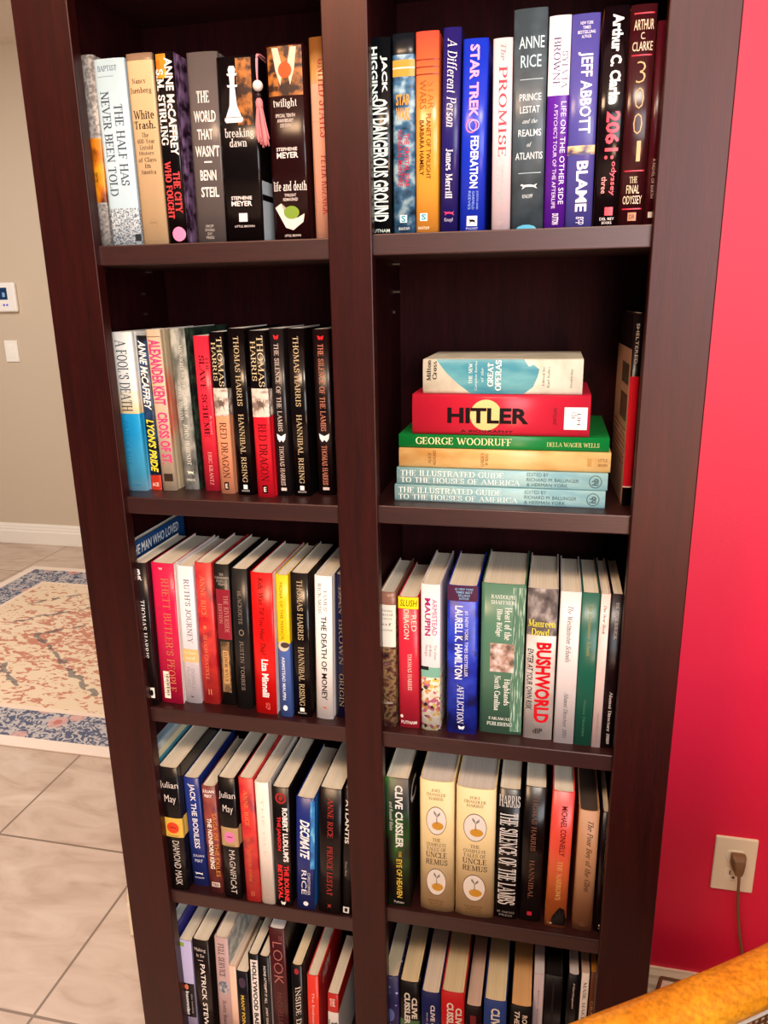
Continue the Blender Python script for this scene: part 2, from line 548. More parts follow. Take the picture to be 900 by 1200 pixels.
def decor_bm(d, to3, cuts):
    """flat print -> bmesh laid on a surface; to3(a, f, lift) gives the 3D point"""
    bm = bmesh.new()
    a0, a1, f0, f1 = d['r']
    lift = 0.00012 * d.get('lv', 2)
    if d['t'] == 'T':
        g = serif_geo(d['s'], max(0.0, d['b']) * 3.0, d['sh']) if d['s'] in SERIF else text_geo(d['s'], d['b'], d['sh'])
        lift = 0.0005
        vs = []
        for (x, y) in g[0]:
            if d['v'] == 1:      # reads from head to foot, letters' tops to the right
                vs.append((a0 + (a1 - a0) * y, f0 + (f1 - f0) * x))
            elif d['v'] == 2:    # reads from foot to head
                vs.append((a1 - (a1 - a0) * y, f1 - (f1 - f0) * x))
            else:
                vs.append((a0 + (a1 - a0) * x, f1 - (f1 - f0) * y))
        bv = [bm.verts.new((p[0], p[1], 0)) for p in vs]
        for f in g[1]:
            try:
                bm.faces.new([bv[i] for i in f])
            except ValueError:
                pass
    elif d['t'] == 'R':
        bv = [bm.verts.new(p) for p in ((a0, f0, 0), (a1, f0, 0), (a1, f1, 0), (a0, f1, 0))]
        bm.faces.new(bv)
    elif d['t'] == 'O':
        n = 28
        ca, cf, ra, rf = (a0 + a1) / 2, (f0 + f1) / 2, (a1 - a0) / 2, (f1 - f0) / 2
        ou = [bm.verts.new((ca + ra * math.cos(2 * math.pi * i / n), cf + rf * math.sin(2 * math.pi * i / n), 0)) for i in range(n)]
        if d['ring']:
            k = 1 - d['ring']
            inn = [bm.verts.new((ca + ra * k * math.cos(2 * math.pi * i / n), cf + rf * k * math.sin(2 * math.pi * i / n), 0)) for i in range(n)]
            for i in range(n):
                bm.faces.new((ou[i], ou[(i + 1) % n], inn[(i + 1) % n], inn[i]))
        else:
            bm.faces.new(ou)
    else:
        for poly in (d['p'] if isinstance(d['p'][0][0], (tuple, list)) else [d['p']]):
            bv = [bm.verts.new((a0 + (a1 - a0) * p[0], f0 + (f1 - f0) * p[1], 0)) for p in poly]
            bm.faces.new(bv)
    bmesh.ops.triangulate(bm, faces=[f for f in bm.faces if len(f.verts) > 4])
    for c in cuts:
        if a0 < c < a1:
            bmesh.ops.bisect_plane(bm, geom=bm.verts[:] + bm.edges[:] + bm.faces[:], dist=1e-7, plane_co=(c, 0, 0), plane_no=(1, 0, 0))
    for v in bm.verts:
        v.co = to3(v.co.x, v.co.y, lift)
    return bm


# ------------------------------------------------------------------ the book builder
NS = 12


def book(group, label, x0, x1, y, h, lean, z, col, decor=(), bands=None, d=0.155, paper='#e9dcc6', side=None,
         kind='hard', bulge=0.0022, mode='stand', rz=0.0, side_decor=(), lside=None, cat='book', name=None):
    w = x1 - x0
    name = name or ('paperback_book' if kind == 'soft' else 'hardcover_book')
    if mode == 'stand':
        if lean >= 0:
            root = thing(name, label, cat, (x1, y, z), (0, math.atan2(lean, h), rz), group)
            ox = -w
        else:
            root = thing(name, label, cat, (x0, y, z), (0, math.atan2(lean, h), rz), group)
            ox = 0.0
    else:   # lying on its back board, spine to the front, head to the left
        root = thing(name, label, cat, (x1, y, z), (0, -math.pi / 2, 0), group)
        ox = 0.0
        h, w = w, h
    if kind == 'soft':
        bulge = min(bulge, 0.0012)
    t = 0.0021 if kind == 'hard' else 0.0006
    t = min(t, w * 0.22)

    def spy(s):
        return -bulge * (1 - abs(s) ** 3)

    # outer profile, back-left to back-right past the spine
    prof = [(0, d)]
    if kind == 'hard':
        g = min(0.0009, w * 0.05)
        prof += [(0, 0.0125), (g, 0.0085), (0, 0.0045)]
    sp0 = len(prof)
    prof += [(w * i / NS, spy(-1 + 2 * i / NS)) for i in range(NS + 1)]
    sp1 = len(prof) - 1
    if kind == 'hard':
        prof += [(w, 0.0045), (w - g, 0.0085), (w, 0.0125)]
    prof += [(w, d)]
    inner = [(w - t, d)] + [(t + (w - 2 * t) * i / NS, spy(-1 + 2 * i / NS) + 0.0015) for i in range(NS, -1, -1)] + [(t, d)]
    mats = [M(col)]
    levels = [0.0, 1.0]
    bandlist = []
    if bands:
        prev = 0.0
        for fr, bc in bands:
            mats.append(M(bc))
            bandlist.append((prev, fr, len(mats) - 1))
            levels.append(fr)
            prev = fr
    levels = sorted(set(levels))
    side_i = left_i = None
    if side:
        mats.append(M(side))
        side_i = len(mats) - 1
    if lside:
        mats.append(M(lside))
        left_i = len(mats) - 1
    mats.append(plain('#f1ebe0', 0.7))
    end_i = len(mats) - 1
    bm = bmesh.new()
    rings = [[bm.verts.new((ox + p[0], p[1], h * (1 - f))) for p in prof] for f in levels]
    rin = [[bm.verts.new((ox + p[0], p[1], h * (1 - f))) for p in inner] for f in (0.0, 1.0)]
    for li in range(len(levels) - 1):
        mid = (levels[li] + levels[li + 1]) / 2
        bi = 0
        for a, b, i in bandlist:
            if a <= mid <= b:
                bi = i
        for j in range(len(prof) - 1):
            f = bm.faces.new((rings[li][j], rings[li][j + 1], rings[li + 1][j + 1], rings[li + 1][j]))
            f.material_index = bi
            f.smooth = sp0 <= j < sp1
            if side_i is not None and j >= sp1:
                f.material_index = side_i
            if left_i is not None and j < sp0:
                f.material_index = left_i
    for j in range(len(inner) - 1):
        f = bm.faces.new((rin[0][j], rin[0][j + 1], rin[1][j + 1], rin[1][j]))
        f.material_index = end_i
    for k in (0, -1):
        rr, ri = rings[k], rin[k]
        f = bm.faces.new(rr + ri)
        f.material_index = bandlist[0][2] if (bandlist and k == 0) else (bandlist[-1][2] if bandlist else 0)
    for s0, s1 in ((0, -1), (-1, 0)):
        try:
            f = bm.faces.new((rings[0][s0], rings[-1][s0], rin[1][s1], rin[0][s1])) if len(levels) == 2 else \
                bm.faces.new([r[s0] for r in rings] + [rin[1][s1], rin[0][s1]])
            f.material_index = 0
        except ValueError:
            pass
    link('cover', bm, mats, root)
    # pages
    bm = bmesh.new()
    e = 0.003 if kind == 'hard' else 0.0004
    e0 = 0.0028 if kind == 'hard' else 0.0004
    pw0, pw1 = ox + t, ox + w - t
    yb = d - (0.005 if kind == 'hard' else 0.0005)
    fr = [(pw0 + (pw1 - pw0) * i / 8, spy(-1 + i / 4) + 0.0022) for i in range(9)]
    pl = fr + [(pw1, yb), (pw0, yb)]
    lo = [bm.verts.new((p[0], p[1], e0)) for p in pl]
    hi = [bm.verts.new((p[0], p[1], h - e)) for p in pl]
    n = len(pl)
    for i in range(n):
        bm.faces.new((lo[i], lo[(i + 1) % n], hi[(i + 1) % n], hi[i]))
    bm.faces.new(lo[::-1])
    bm.faces.new(hi)
    link('page_block', bm, pages(paper), root)
    cuts = [i / NS for i in range(1, NS)]

    def to3(a, f, lift):
        s = max(-1, min(1, 2 * a - 1))
        i = min(int((s + 1) / 2 * NS), NS - 1)
        sa, sb = -1 + 2 * i / NS, -1 + 2 * (i + 1) / NS
        q = (s - sa) / (sb - sa)
        return Vector((ox + w * a, spy(sa) * (1 - q) + spy(sb) * q - lift, h * (1 - f)))

    for dd in decor:
        link(dd['n'], decor_bm(dd, to3, cuts), dd['c'], root)
    for sd, ds in side_decor:
        xx = ox + w if sd == 'R' else ox
        sg = 1 if sd == 'R' else -1

        def to3s(a, f, lift):
            return Vector((xx + sg * (lift + 0.0001), a * d if sd == 'R' else (1 - a) * d, h * (1 - f)))
        link(ds['n'], decor_bm(ds, to3s, []), ds['c'], root)
    return root



# ------------------------------------------------------------------ room
FLOOR = -1.17
CEIL = 1.52


def tile_material():
    mt, nt, p = base('beige_stone_tile')
    tc = nt.nodes.new('ShaderNodeTexCoord')
    sp = nt.nodes.new('ShaderNodeSeparateXYZ')
    nt.links.new(tc.outputs['Object'], sp.inputs[0])

    def gridline(out, origin, size):
        a = nt.nodes.new('ShaderNodeMath')
        a.operation = 'SUBTRACT'
        nt.links.new(out, a.inputs[0])
        a.inputs[1].default_value = origin
        b = nt.nodes.new('ShaderNodeMath')
        b.operation = 'PINGPONG'
        nt.links.new(a.outputs[0], b.inputs[0])
        b.inputs[1].default_value = size / 2
        c = nt.nodes.new('ShaderNodeMath')
        c.operation = 'LESS_THAN'
        nt.links.new(b.outputs[0], c.inputs[0])
        c.inputs[1].default_value = 0.0032
        return c.outputs[0]
    gx = gridline(sp.outputs['X'], -0.883, 0.458)
    gy = gridline(sp.outputs['Y'], 0.042, 0.475)
    mx = nt.nodes.new('ShaderNodeMath')
    mx.operation = 'MAXIMUM'
    nt.links.new(gx, mx.inputs[0])
    nt.links.new(gy, mx.inputs[1])
    n = nt.nodes.new('ShaderNodeTexNoise')
    n.inputs['Scale'].default_value = 5
    n.inputs['Detail'].default_value = 10
    n.inputs['Distortion'].default_value = 1.2
    mp = nt.nodes.new('ShaderNodeMapping')
    mp.inputs['Scale'].default_value = (1, 2.6, 1)
    nt.links.new(tc.outputs['Object'], mp.inputs['Vector'])
    nt.links.new(mp.outputs[0], n.inputs['Vector'])
    r = ramp_node(nt, [(0.25, '#a98f7b'), (0.5, '#c2ab98'), (0.75, '#d0bcaa')])
    nt.links.new(n.outputs['Fac'], r.inputs[0])
    mix = nt.nodes.new('ShaderNodeMix')
    mix.data_type = 'RGBA'
    nt.links.new(mx.outputs[0], mix.inputs[0])
    nt.links.new(r.outputs[0], mix.inputs[6])
    mix.inputs[7].default_value = lin('#7f6a58')
    nt.links.new(mix.outputs[2], p.inputs['Base Color'])
    p.inputs['Roughness'].default_value = 0.42
    b = nt.nodes.new('ShaderNodeBump')
    b.invert = True
    b.inputs['Strength'].default_value = 0.4
    b.inputs['Distance'].default_value = 0.002
    nt.links.new(mx.outputs[0], b.inputs['Height'])
    nt.links.new(b.outputs[0], p.inputs['Normal'])
    return mt


def paint(name, col, rough=0.55, spec=0.5, bump=0.08):
    mt, nt, p = base(name)
    p.inputs['Base Color'].default_value = lin(col)
    p.inputs['Roughness'].default_value = rough
    p.inputs['Specular IOR Level'].default_value = spec
    tc = nt.nodes.new('ShaderNodeTexCoord')
    n = nt.nodes.new('ShaderNodeTexNoise')
    n.inputs['Scale'].default_value = 190
    n.inputs['Detail'].default_value = 3
    nt.links.new(tc.outputs['Object'], n.inputs['Vector'])
    b = nt.nodes.new('ShaderNodeBump')
    b.inputs['Strength'].default_value = bump
    b.inputs['Distance'].default_value = 0.002
    nt.links.new(n.outputs['Fac'], b.inputs['Height'])
    nt.links.new(b.outputs[0], p.inputs['Normal'])
    return mt


RED = paint('red_wall_paint', '#e21240', 0.5, 0.5)
BEIGE = paint('beige_wall_paint', '#cdbba3', 0.6)
CREAMT = paint('cream_trim_paint', '#f4e6c6', 0.35, bump=0.0)
WHITE = paint('white_trim_paint', '#f3eadc', 0.35, bump=0.0)
struct(link('floor', bx(-5.2, 4.0, -3.2, 3.0, FLOOR - 0.1, FLOOR), tile_material()))
struct(link('ceiling', bx(-5.2, 4.0, -3.2, 3.0, CEIL, CEIL + 0.1), paint('ceiling_paint', '#efe6da', 0.8)))
struct(link('wall_back', bx(-5.2, 4.0, 2.868, 2.99, FLOOR, CEIL), BEIGE))
struct(link('wall_right', bx(-0.775, 4.0, 0.285, 0.405, FLOOR, CEIL), RED))


def baseboard(name, p0, p1, nrm, h):
    """moulded skirting from p0 to p1, standing out along nrm"""
    prof = [(0, 0), (0.014, 0), (0.016, 0.004), (0.016, h * 0.62), (0.0125, h * 0.68), (0.0125, h * 0.76), (0.0095, h * 0.84), (0.0095, h * 0.9),
            (0.0055, h * 0.97), (0.005, h), (0, h)]
    bm = bmesh.new()
    rings = [[bm.verts.new((P[0] + nrm[0] * q[0], P[1] + nrm[1] * q[0], FLOOR + q[1])) for q in prof] for P in (p0, p1)]
    n = len(prof)
    for i in range(n):
        bm.faces.new((rings[0][i], rings[0][(i + 1) % n], rings[1][(i + 1) % n], rings[1][i]))
    bm.faces.new(rings[0])
    bm.faces.new(rings[1][::-1])
    return struct(link(name, bm, WHITE if name != 'baseboard_right' else CREAMT))


baseboard('baseboard_back', (-5.2, 2.868), (4.0, 2.868), (0, -1), 0.128)
baseboard('baseboard_right', (-0.791, 0.285), (4.0, 0.285), (0, -1), 0.138)
baseboard('baseboard_end', (-0.775, 0.285), (-0.775, 0.405), (-1, 0), 0.138)

# ------------------------------------------------------------------ things on the far wall
tn = thing('thermostat', 'white wall thermostat with a dark blue screen on the beige wall', 'thermostat', (-2.905, 2.868, 0.282))
bm = bx(-0.085, 0.085, -0.024, 0.0, -0.079, 0.079)
link('casing', bm, plain('#f4efe8', 0.4), tn, bevel=0.010, seg=3)
link('screen', bx(-0.066, 0.036, -0.0255, -0.0235, -0.012, 0.052), plain('#1c3a62', 0.2), tn)
link('screen_symbol', bx(0.006, 0.022, -0.0262, -0.0252, 0.002, 0.026), plain('#8fb6d8', 0.3), tn)
for i, x in enumerate((-0.04, 0.002, 0.022)):
    link('button', bx(x, x + 0.011, -0.0258, -0.0238, -0.046, -0.036), plain('#5b58e0', 0.4), tn)
sw = thing('light_switch', 'white rocker light switch below the thermostat', 'light switch', (-2.907, 2.868, -0.013))
link('wall_plate', bx(-0.042, 0.042, -0.007, 0.0, -0.06, 0.06), plain('#f6f1e6', 0.35), sw, bevel=0.003)
rk = bmesh.new()
vs = [rk.verts.new(p) for p in ((-0.017, -0.007, -0.034), (0.017, -0.007, -0.034), (0.017, -0.007, 0.034), (-0.017, -0.007, 0.034),
                               (-0.017, -0.0085, -0.034), (0.017, -0.0085, -0.034), (0.017, -0.0125, 0.034), (-0.017, -0.0125, 0.034))]
for q in ((4, 5, 6, 7), (0, 1, 5, 4), (1, 2, 6, 5), (2, 3, 7, 6), (3, 0, 4, 7), (0, 3, 2, 1)):
    rk.faces.new([vs[i] for i in q])
link('rocker', rk, plain('#fbf7ee', 0.3), sw, bevel=0.0008)


# ------------------------------------------------------------------ rug
def rug_material(hx, hy):
    mt, nt, p = base('faded_oriental_rug')
    L = nt.links.new
    tc = nt.nodes.new('ShaderNodeTexCoord')
    sp = nt.nodes.new('ShaderNodeSeparateXYZ')
    L(tc.outputs['Object'], sp.inputs[0])

    def mth(op, a, b=None, c=None):
        n = nt.nodes.new('ShaderNodeMath')
        n.operation = op
        for i, v in enumerate((a, b, c)):
            if v is None:
                continue
            if isinstance(v, (int, float)):
                n.inputs[i].default_value = v
            else:
                L(v, n.inputs[i])
        return n.outputs[0]

    def noise(scale, stretch=(1, 1, 1), detail=4, dist=0.0):
        mp = nt.nodes.new('ShaderNodeMapping')
        mp.inputs['Scale'].default_value = stretch
        L(tc.outputs['Object'], mp.inputs['Vector'])
        n = nt.nodes.new('ShaderNodeTexNoise')
        n.inputs['Scale'].default_value = scale
        n.inputs['Detail'].default_value = detail
        n.inputs['Distortion'].default_value = dist
        L(mp.outputs[0], n.inputs['Vector'])
        return n.outputs['Fac']

    def mixc(f, a, b):
        m_ = nt.nodes.new('ShaderNodeMix')
        m_.data_type = 'RGBA'
        if isinstance(f, (int, float)):
            m_.inputs[0].default_value = f
        else:
            L(f, m_.inputs[0])
        for i, v in ((6, a), (7, b)):
            if isinstance(v, str):
                m_.inputs[i].default_value = lin(v)
            else:
                L(v, m_.inputs[i])
        return m_.outputs[2]
    ax = mth('ABSOLUTE', sp.outputs['X'])
    ay = mth('ABSOLUTE', sp.outputs['Y'])
    ex = mth('SUBTRACT', hx, ax)
    ey = mth('SUBTRACT', hy, ay)
    ed = mth('MINIMUM', ex, ey)

    def st(a, b):      # 1 where a > b
        return mth('GREATER_THAN', a, b)
    # field: cream ground with rust tracery, denser towards its edge
    nf = noise(17, (1, 1.8, 1), 6, 1.4)
    nf2 = noise(40, (1, 1.5, 1), 4, 1.0)
    dens = mth('MULTIPLY_ADD', ed, -0.16, 0.66)
    rust = st(mth('MULTIPLY_ADD', nf2, 0.35, mth('MULTIPLY', nf, 0.75)), dens)
    field = mixc(noise(3), '#d9bf9d', '#e6d0b4')
    field = mixc(mth('MULTIPLY', rust, 0.72), field, '#b0503f')
    # medallion: stepped diamond outlines in slate
    dm = mth('ADD', mth('MULTIPLY', ax, 0.8), ay)
    dm = mth('ADD', dm, mth('MULTIPLY', noise(14, (1, 1, 1), 2), 0.10))
    wv = mth('PINGPONG', dm, 0.13)
    ln = mth('MULTIPLY', mth('LESS_THAN', wv, 0.014), st(noise(16, (1, 1, 1), 2), 0.47))
    ln = mth('MULTIPLY', ln, st(ed, 0.34))
    field = mixc(mth('MULTIPLY', ln, 0.7), field, '#4c5157')
    # border: slate blue with pale scrolls and rosy flowers
    v = nt.nodes.new('ShaderNodeTexVoronoi')
    v.inputs['Scale'].default_value = 8.0
    L(tc.outputs['Object'], v.inputs['Vector'])
    ros = mth('LESS_THAN', v.outputs['Distance'], 0.28)
    scr = st(noise(34, (1, 1, 1), 4, 2.0), 0.50)
    bor = mixc(mth('MULTIPLY', scr, 0.7), '#565c70', '#d2c6bc')
    bor = mixc(mth('MULTIPLY', ros, 0.75), bor, '#cf9f92')
    bor = mixc(mth('MULTIPLY', mth('LESS_THAN', v.outputs['Distance'], 0.12), 0.8), bor, '#b9695f')
    col = mixc(st(ed, 0.21), bor, '#e2cbb4')
    col = mixc(st(ed, 0.235), col, field)
    col = mixc(mth('LESS_THAN', ed, 0.05), col, '#e6d3c2')
    L(col, p.inputs['Base Color'])
    p.inputs['Roughness'].default_value = 0.95
    p.inputs['Specular IOR Level'].default_value = 0.1
    return mt


rug = link('area_rug', bx(-1.2, 1.2, -0.795, 0.795, 0, 0.008), rug_material(1.2, 0.795), bevel=0.003)
rug.location = (-1.48, 1.695, FLOOR)
tag(rug, 'faded cream and rust patterned rug with a slate blue border on the tiles', 'rug')

# ------------------------------------------------------------------ bookcase
LS = {'L1': 0.3247, 'L2': -0.0365, 'L3': -0.3952, 'L4': -0.761, 'L5': -1.115}
RS = {'R1': 0.3276, 'R2': -0.0335, 'R3': -0.3955, 'R4': -0.7274, 'R5': -1.115}
bc = thing('bookcase', 'tall dark espresso wooden bookcase with two columns of shelves against the red wall', 'bookcase', (0, 0, FLOOR))


def bpart(name, b, mt, bev=0.0012):
    for v in b.verts:
        v.co.z -= FLOOR
    return link(name, b, mt, bc, bevel=bev)


TOP = 0.98
for x0, x1 in ((-0.5951, -0.5137), (-0.1784, -0.1205), (0.2198, 0.2965)):
    bpart('stile', bx(x0, x1, 0.0, 0.020, FLOOR, TOP), ESP, 0.0016)
bpart('side_panel', bx(-0.567, -0.545, 0.020, 0.262, FLOOR, TOP - 0.02), ESPD)
bpart('side_panel', bx(0.240, 0.262, 0.020, 0.262, FLOOR, TOP - 0.02), ESPD)
bpart('divider', bx(-0.163, -0.134, 0.020, 0.250, FLOOR, TOP - 0.02), ESPD)
bpart('back_panel', bx(-0.545, 0.240, 0.2505, 0.262, FLOOR + 0.04, TOP - 0.02), ESPD)
TH = 0.0265
for k, z in LS.items():
    bpart('shelf', bx(-0.5445, -0.1635, 0.010, 0.250, z - TH, z), ESPH, 0.0016)
for k, z in RS.items():
    bpart('shelf', bx(-0.1335, 0.2395, 0.010, 0.250, z - TH, z), ESPH, 0.0016)
for a, b in ((-0.5445, -0.1635), (-0.1335, 0.2395)):
    bpart('shelf', bx(a, b, 0.010, 0.250, 0.662, 0.6885), ESPH, 0.0016)
bpart('rail', bx(-0.5132, -0.1789, 0.0, 0.020, 0.90, TOP), ESP)
bpart('rail', bx(-0.1200, 0.2193, 0.0, 0.020, 0.90, TOP), ESP)
bpart('plinth', bx(-0.5445, 0.2395, 0.006, 0.0195, FLOOR, -1.1425), ESP)
bpart('crown_top', bx(-0.60, 0.3015, -0.012, 0.268, TOP, TOP + 0.025), ESPH, 0.004)
STEEL = plain('#cfcac4', 0.25, metal=1.0)


def pin(x, y, z, sx):
    b = bmesh.new()
    sweep(b, [(x, y, z), (x + sx * 0.011, y, z)], circ(0.0028, 10), upv=Vector((0, 0, 1)))
    bpart('shelf_pin', b, STEEL, 0)


for zz in (LS['L1'], LS['L2']):
    pin(-0.545, 0.19, zz - TH - 0.0032, 1)
    pin(-0.545, 0.055, zz - TH - 0.0032, 1)
for zz in (0.261, 0.229):
    pin(-0.545, 0.176, zz, 0.25)
for zz in (RS['R1'] - TH - 0.0032, 0.257, 0.2265):
    pin(-0.134, 0.197, zz, 1 if zz > 0.23 else 0.25)


# ------------------------------------------------------------------ books
def H(s, col, a0, a1, f0, f1, name='spine_title', b=0.012, sh=0.0):
    return T(s, col, a0, a1, f0, f1, 0, name, b, sh)


def lines(strs, col, a0, a1, f0, f1, name='spine_title', b=0.012):
    n = len(strs)
    st = (f1 - f0) / n
    mxl = max(len(s) for s in strs)
    out = []
    for i, s in enumerate(strs):
        k = max(0.35, len(s) / mxl)
        c = (a0 + a1) / 2
        out.append(H(s, col, c - (a1 - a0) / 2 * k, c + (a1 - a0) / 2 * k, f0 + i * st, f0 + i * st + st * 0.72, name, b))
    return out


A, P, TT, LB, EM = 'author_name', 'publisher_mark', 'spine_title', 'spine_label', 'emblem'
PAWN = [[(0.38, 0.0), (0.62, 0.0), (0.70, 0.06), (0.66, 0.13), (0.34, 0.13), (0.30, 0.06)],
        [(0.22, 0.13), (0.78, 0.13), (0.72, 0.17), (0.28, 0.17)],
        [(0.36, 0.17), (0.64, 0.17), (0.62, 0.33), (0.38, 0.33)],
        [(0.22, 0.33), (0.78, 0.33), (0.74, 0.37), (0.26, 0.37)],
        [(0.37, 0.37), (0.63, 0.37), (0.70, 0.70), (0.92, 0.90), (0.08, 0.90), (0.30, 0.70)],
        [(0.02, 0.91), (0.98, 0.91), (1.0, 0.96), (0.92, 1.0), (0.08, 1.0), (0.0, 0.96)]]
DOG = [[(0.0, 0.35), (0.12, 0.2), (0.2, 0.35), (0.55, 0.3), (0.8, 0.42), (1.0, 0.2), (0.88, 0.55), (1.0, 0.9), (0.78, 0.65), (0.5, 0.6), (0.3, 0.62),
        (0.1, 0.95), (0.18, 0.55)]]
MOTH = [[(0.5, 0.3), (0.0, 0.0), (0.08, 0.6), (0.3, 0.95), (0.5, 0.7), (0.7, 0.95), (0.92, 0.6), (1.0, 0.0)]]
SPRIG = [[(0.45, 1.0), (0.55, 1.0), (0.53, 0.45), (0.47, 0.45)], [(0.5, 0.5), (0.2, 0.2), (0.25, 0.0), (0.45, 0.25)], [(0.5, 0.5), (0.8, 0.3), (0.8, 0.08), (0.55, 0.3)]]
SKY = noisy([(0.35, '#182a40'), (0.5, '#3f6f96'), (0.62, '#a8c8d4')], 55)
GREYP = noisy([(0.4, '#6d6a68'), (0.6, '#a3a09d')], 260)
ORNG = noisy([(0.35, '#5a2408'), (0.48, '#d87a18'), (0.62, '#f2a81e')], 38, (1, 1, 0.6))
SPECK = noisy([(0.42, '#5f7285'), (0.56, '#d2dde2')], 420)
AMBER = noisy([(0.42, '#2a0f0c'), (0.60, '#b06a28')], 90)
MAROONP = plain('#220709', 0.22)
BLK = plain('#0d0709', 0.2)
BLK2 = plain('#1d1416', 0.3)

# ---- top shelf, left column
g = 'books on the top shelf of the left column'
z = LS['L1']
book(g, 'grey hardcover with an orange picture band, leftmost on the top left shelf', -.527, -.506, .03, .241, .004, z, GREYP,
     [H('THE', '#3a2a1a', .1, .6, .60, .625, b=.02), H('AGE', '#3a2a1a', .1, .6, .63, .65, b=.02)], [(.42, GREYP), (.76, ORNG), (1, GREYP)])
book(g, 'pale blue hardcover with thin grey two-line title and speckled foot', -.503, -.458, .03, .2345, .0, z, '#b9d2de',
     [H('BAPTIST', '#5c6570', .12, .75, .035, .062, A, .0), R('#8a98a4', .08, .62, .088, .091, 'rule_line'),
      T('NEVER BEEN TOLD', '#4a4d56', .13, .41, .165, .72, 1, TT, .004), T('THE HALF HAS', '#4a4d56', .54, .81, .235, .665, 1, TT, .004),
      R('#2a2c34', .82, 1.0, .935, .975, P)], [(.79, '#b9d2de'), (1, SPECK)])
book(g, 'tan hardcover with black lettering set line by line, third on the top left shelf', -.455, -.4178, .03, .2375, .0, z, '#d8b68a',
     [H('Nancy', '#3a2416', .16, .72, .125, .155, A, .0), H('Isenberg', '#3a2416', .08, .88, .17, .205, A, .0),
      H('White', '#2c1a10', .1, .9, .285, .33, TT, .01), H('Trash.', '#2c1a10', .1, .92, .34, .38, TT, .01)] +
     lines(['The', '400-Year', 'Untold', 'History', 'of Class', 'in', 'America'], '#3a2416', .14, .84, .40, .625, TT, .0) +
     [O('#a8875e', .32, .68, .855, .90, P, 1, .12), H('VIKING', '#8a6a48', .36, .64, .873, .882, P, .0)],
     [(.035, '#8c7058'), (1, '#d8b68a')])
book(g, 'black hardcover with white capitals, red title and pink disc at its foot', -.4165, -.3885, .03, .2365, .001, z, BLK,
     [R(ORNG, .12, .62, .01, .13, 'cover_picture'), T('ANNE McCAFFREY', '#f0e6e0', .54, .92, .03, .525, 1, A, .03), T('S.M. STIRLING', '#f6f0ea', .08, .46, .085, .47, 1, A, .035),
      T('THE CITY', '#f0484a', .54, .88, .61, .83, 1, TT, .03), T('WHO FOUGHT', '#f0484a', .12, .46, .555, .86, 1, TT, .03), O('#f08ab4', .26, .94, .905, .985, 'cover_disc')],
     side=noisy([(.4, '#2a1626'), (.6, '#8a6a90')], 60))
book(g, 'taupe grey hardcover with five lines of bold white capitals', -.373, -.3305, .03, .232, .004, z, '#5f5654',
     [H('THE', '#efe8e0', .27, .68, .195, .255, TT, .02), H('WORLD', '#efe8e0', .14, .86, .295, .355, TT, .02), H('THAT', '#efe8e0', .22, .74, .39, .445, TT, .02),
      H("WASN'T", '#efe8e0', .12, .92, .475, .535, TT, .02), R('#efe8e0', .4, .66, .558, .566, 'rule_line', 2),
      H('BENN', '#efe8e0', .24, .78, .605, .66, A, .02), H('STEIL', '#efe8e0', .24, .84, .695, .75, A, .02)] + lines(['KNOPF', 'DOUBLE', 'DAY', 'PRESS'], '#b9b0a8', .3, .62, .90, .985, P, 0))
book(g, 'thick black hardcover with a white chess piece on its spine', -.3293, -.2750, .026, .2225, .003, z, BLK,
     [R(AMBER, .48, .86, .01, .36, 'cover_picture'), S('#f4ecec', PAWN, .14, .62, .05, .345, 'cover_picture', 3), H('breaking', '#efe4e0', .12, .86, .375, .435, TT, .0), H('dawn', '#efe4e0', .24, .68, .43, .475, TT, .0),
      H('STEPHENIE', '#efe4e0', .20, .74, .745, .765, A, .02), H('MEYER', '#efe4e0', .20, .74, .772, .80, A, .025), R('#e8dada', .38, .60, .84, .888, P), H('LITTLE, BROWN', '#d8c8c8', .26, .78, .908, .922, P, .01)], side=BLK, side_decor=[('R', dict(t='R', c='#c4d0d8', r=(0, 1, .66, 1), n='cover_picture', lv=1)), ('R', dict(t='R', c='#1c1418', r=(0, 1, .735, .77), n='cover_picture', lv=2))])
book(g, 'dark maroon hardcover with a orange ball at its head and green fruit below', -.262, -.2112, .032, .233, .0, z, MAROONP,
     [R(AMBER, .05, .95, .008, .25, 'cover_picture'), S('#e8c8b0', [[(.0, 0), (.25, 0), (.42, .55), (.30, 1.0), (.12, .6)], [(.75, 0), (1, 0), (.88, .6), (.70, 1.0), (.58, .55)]], .18, .82, .015, .20, 'cover_picture', 2),
      O('#c8562a', .33, .68, .085, .165, 'cover_picture', 3), H('twilight', '#f0e6dc', .16, .78, .265, .315, TT, .0)] +
     lines(['SPECIAL TENTH', 'ANNIVERSARY', 'EDITION'], '#e0d0c8', .2, .72, .34, .415, TT, .01) +
     [H('STEPHENIE', '#e8dcd6', .18, .74, .51, .528, A, .02), H('MEYER', '#e8dcd6', .18, .76, .535, .565, A, .025), H('life and death', '#f4ece6', .05, .95, .685, .735, TT, .0)] +
     lines(['TWILIGHT', 'REIMAGINED'], '#e0d0c8', .3, .7, .75, .795, TT, .01) +
     [S('#ecd8cc', [[(0, .15), (.22, .0), (.35, .5), (.75, .55), (1, .4), (.95, .7), (.6, 1), (.35, .9)]], .06, .86, .80, .945, 'cover_picture', 1), O('#7f9a3a', .3, .72, .815, .885, 'cover_picture', 3),
      H('LITTLE, BROWN', '#e0d0c8', .3, .74, .968, .982, P, .01)])
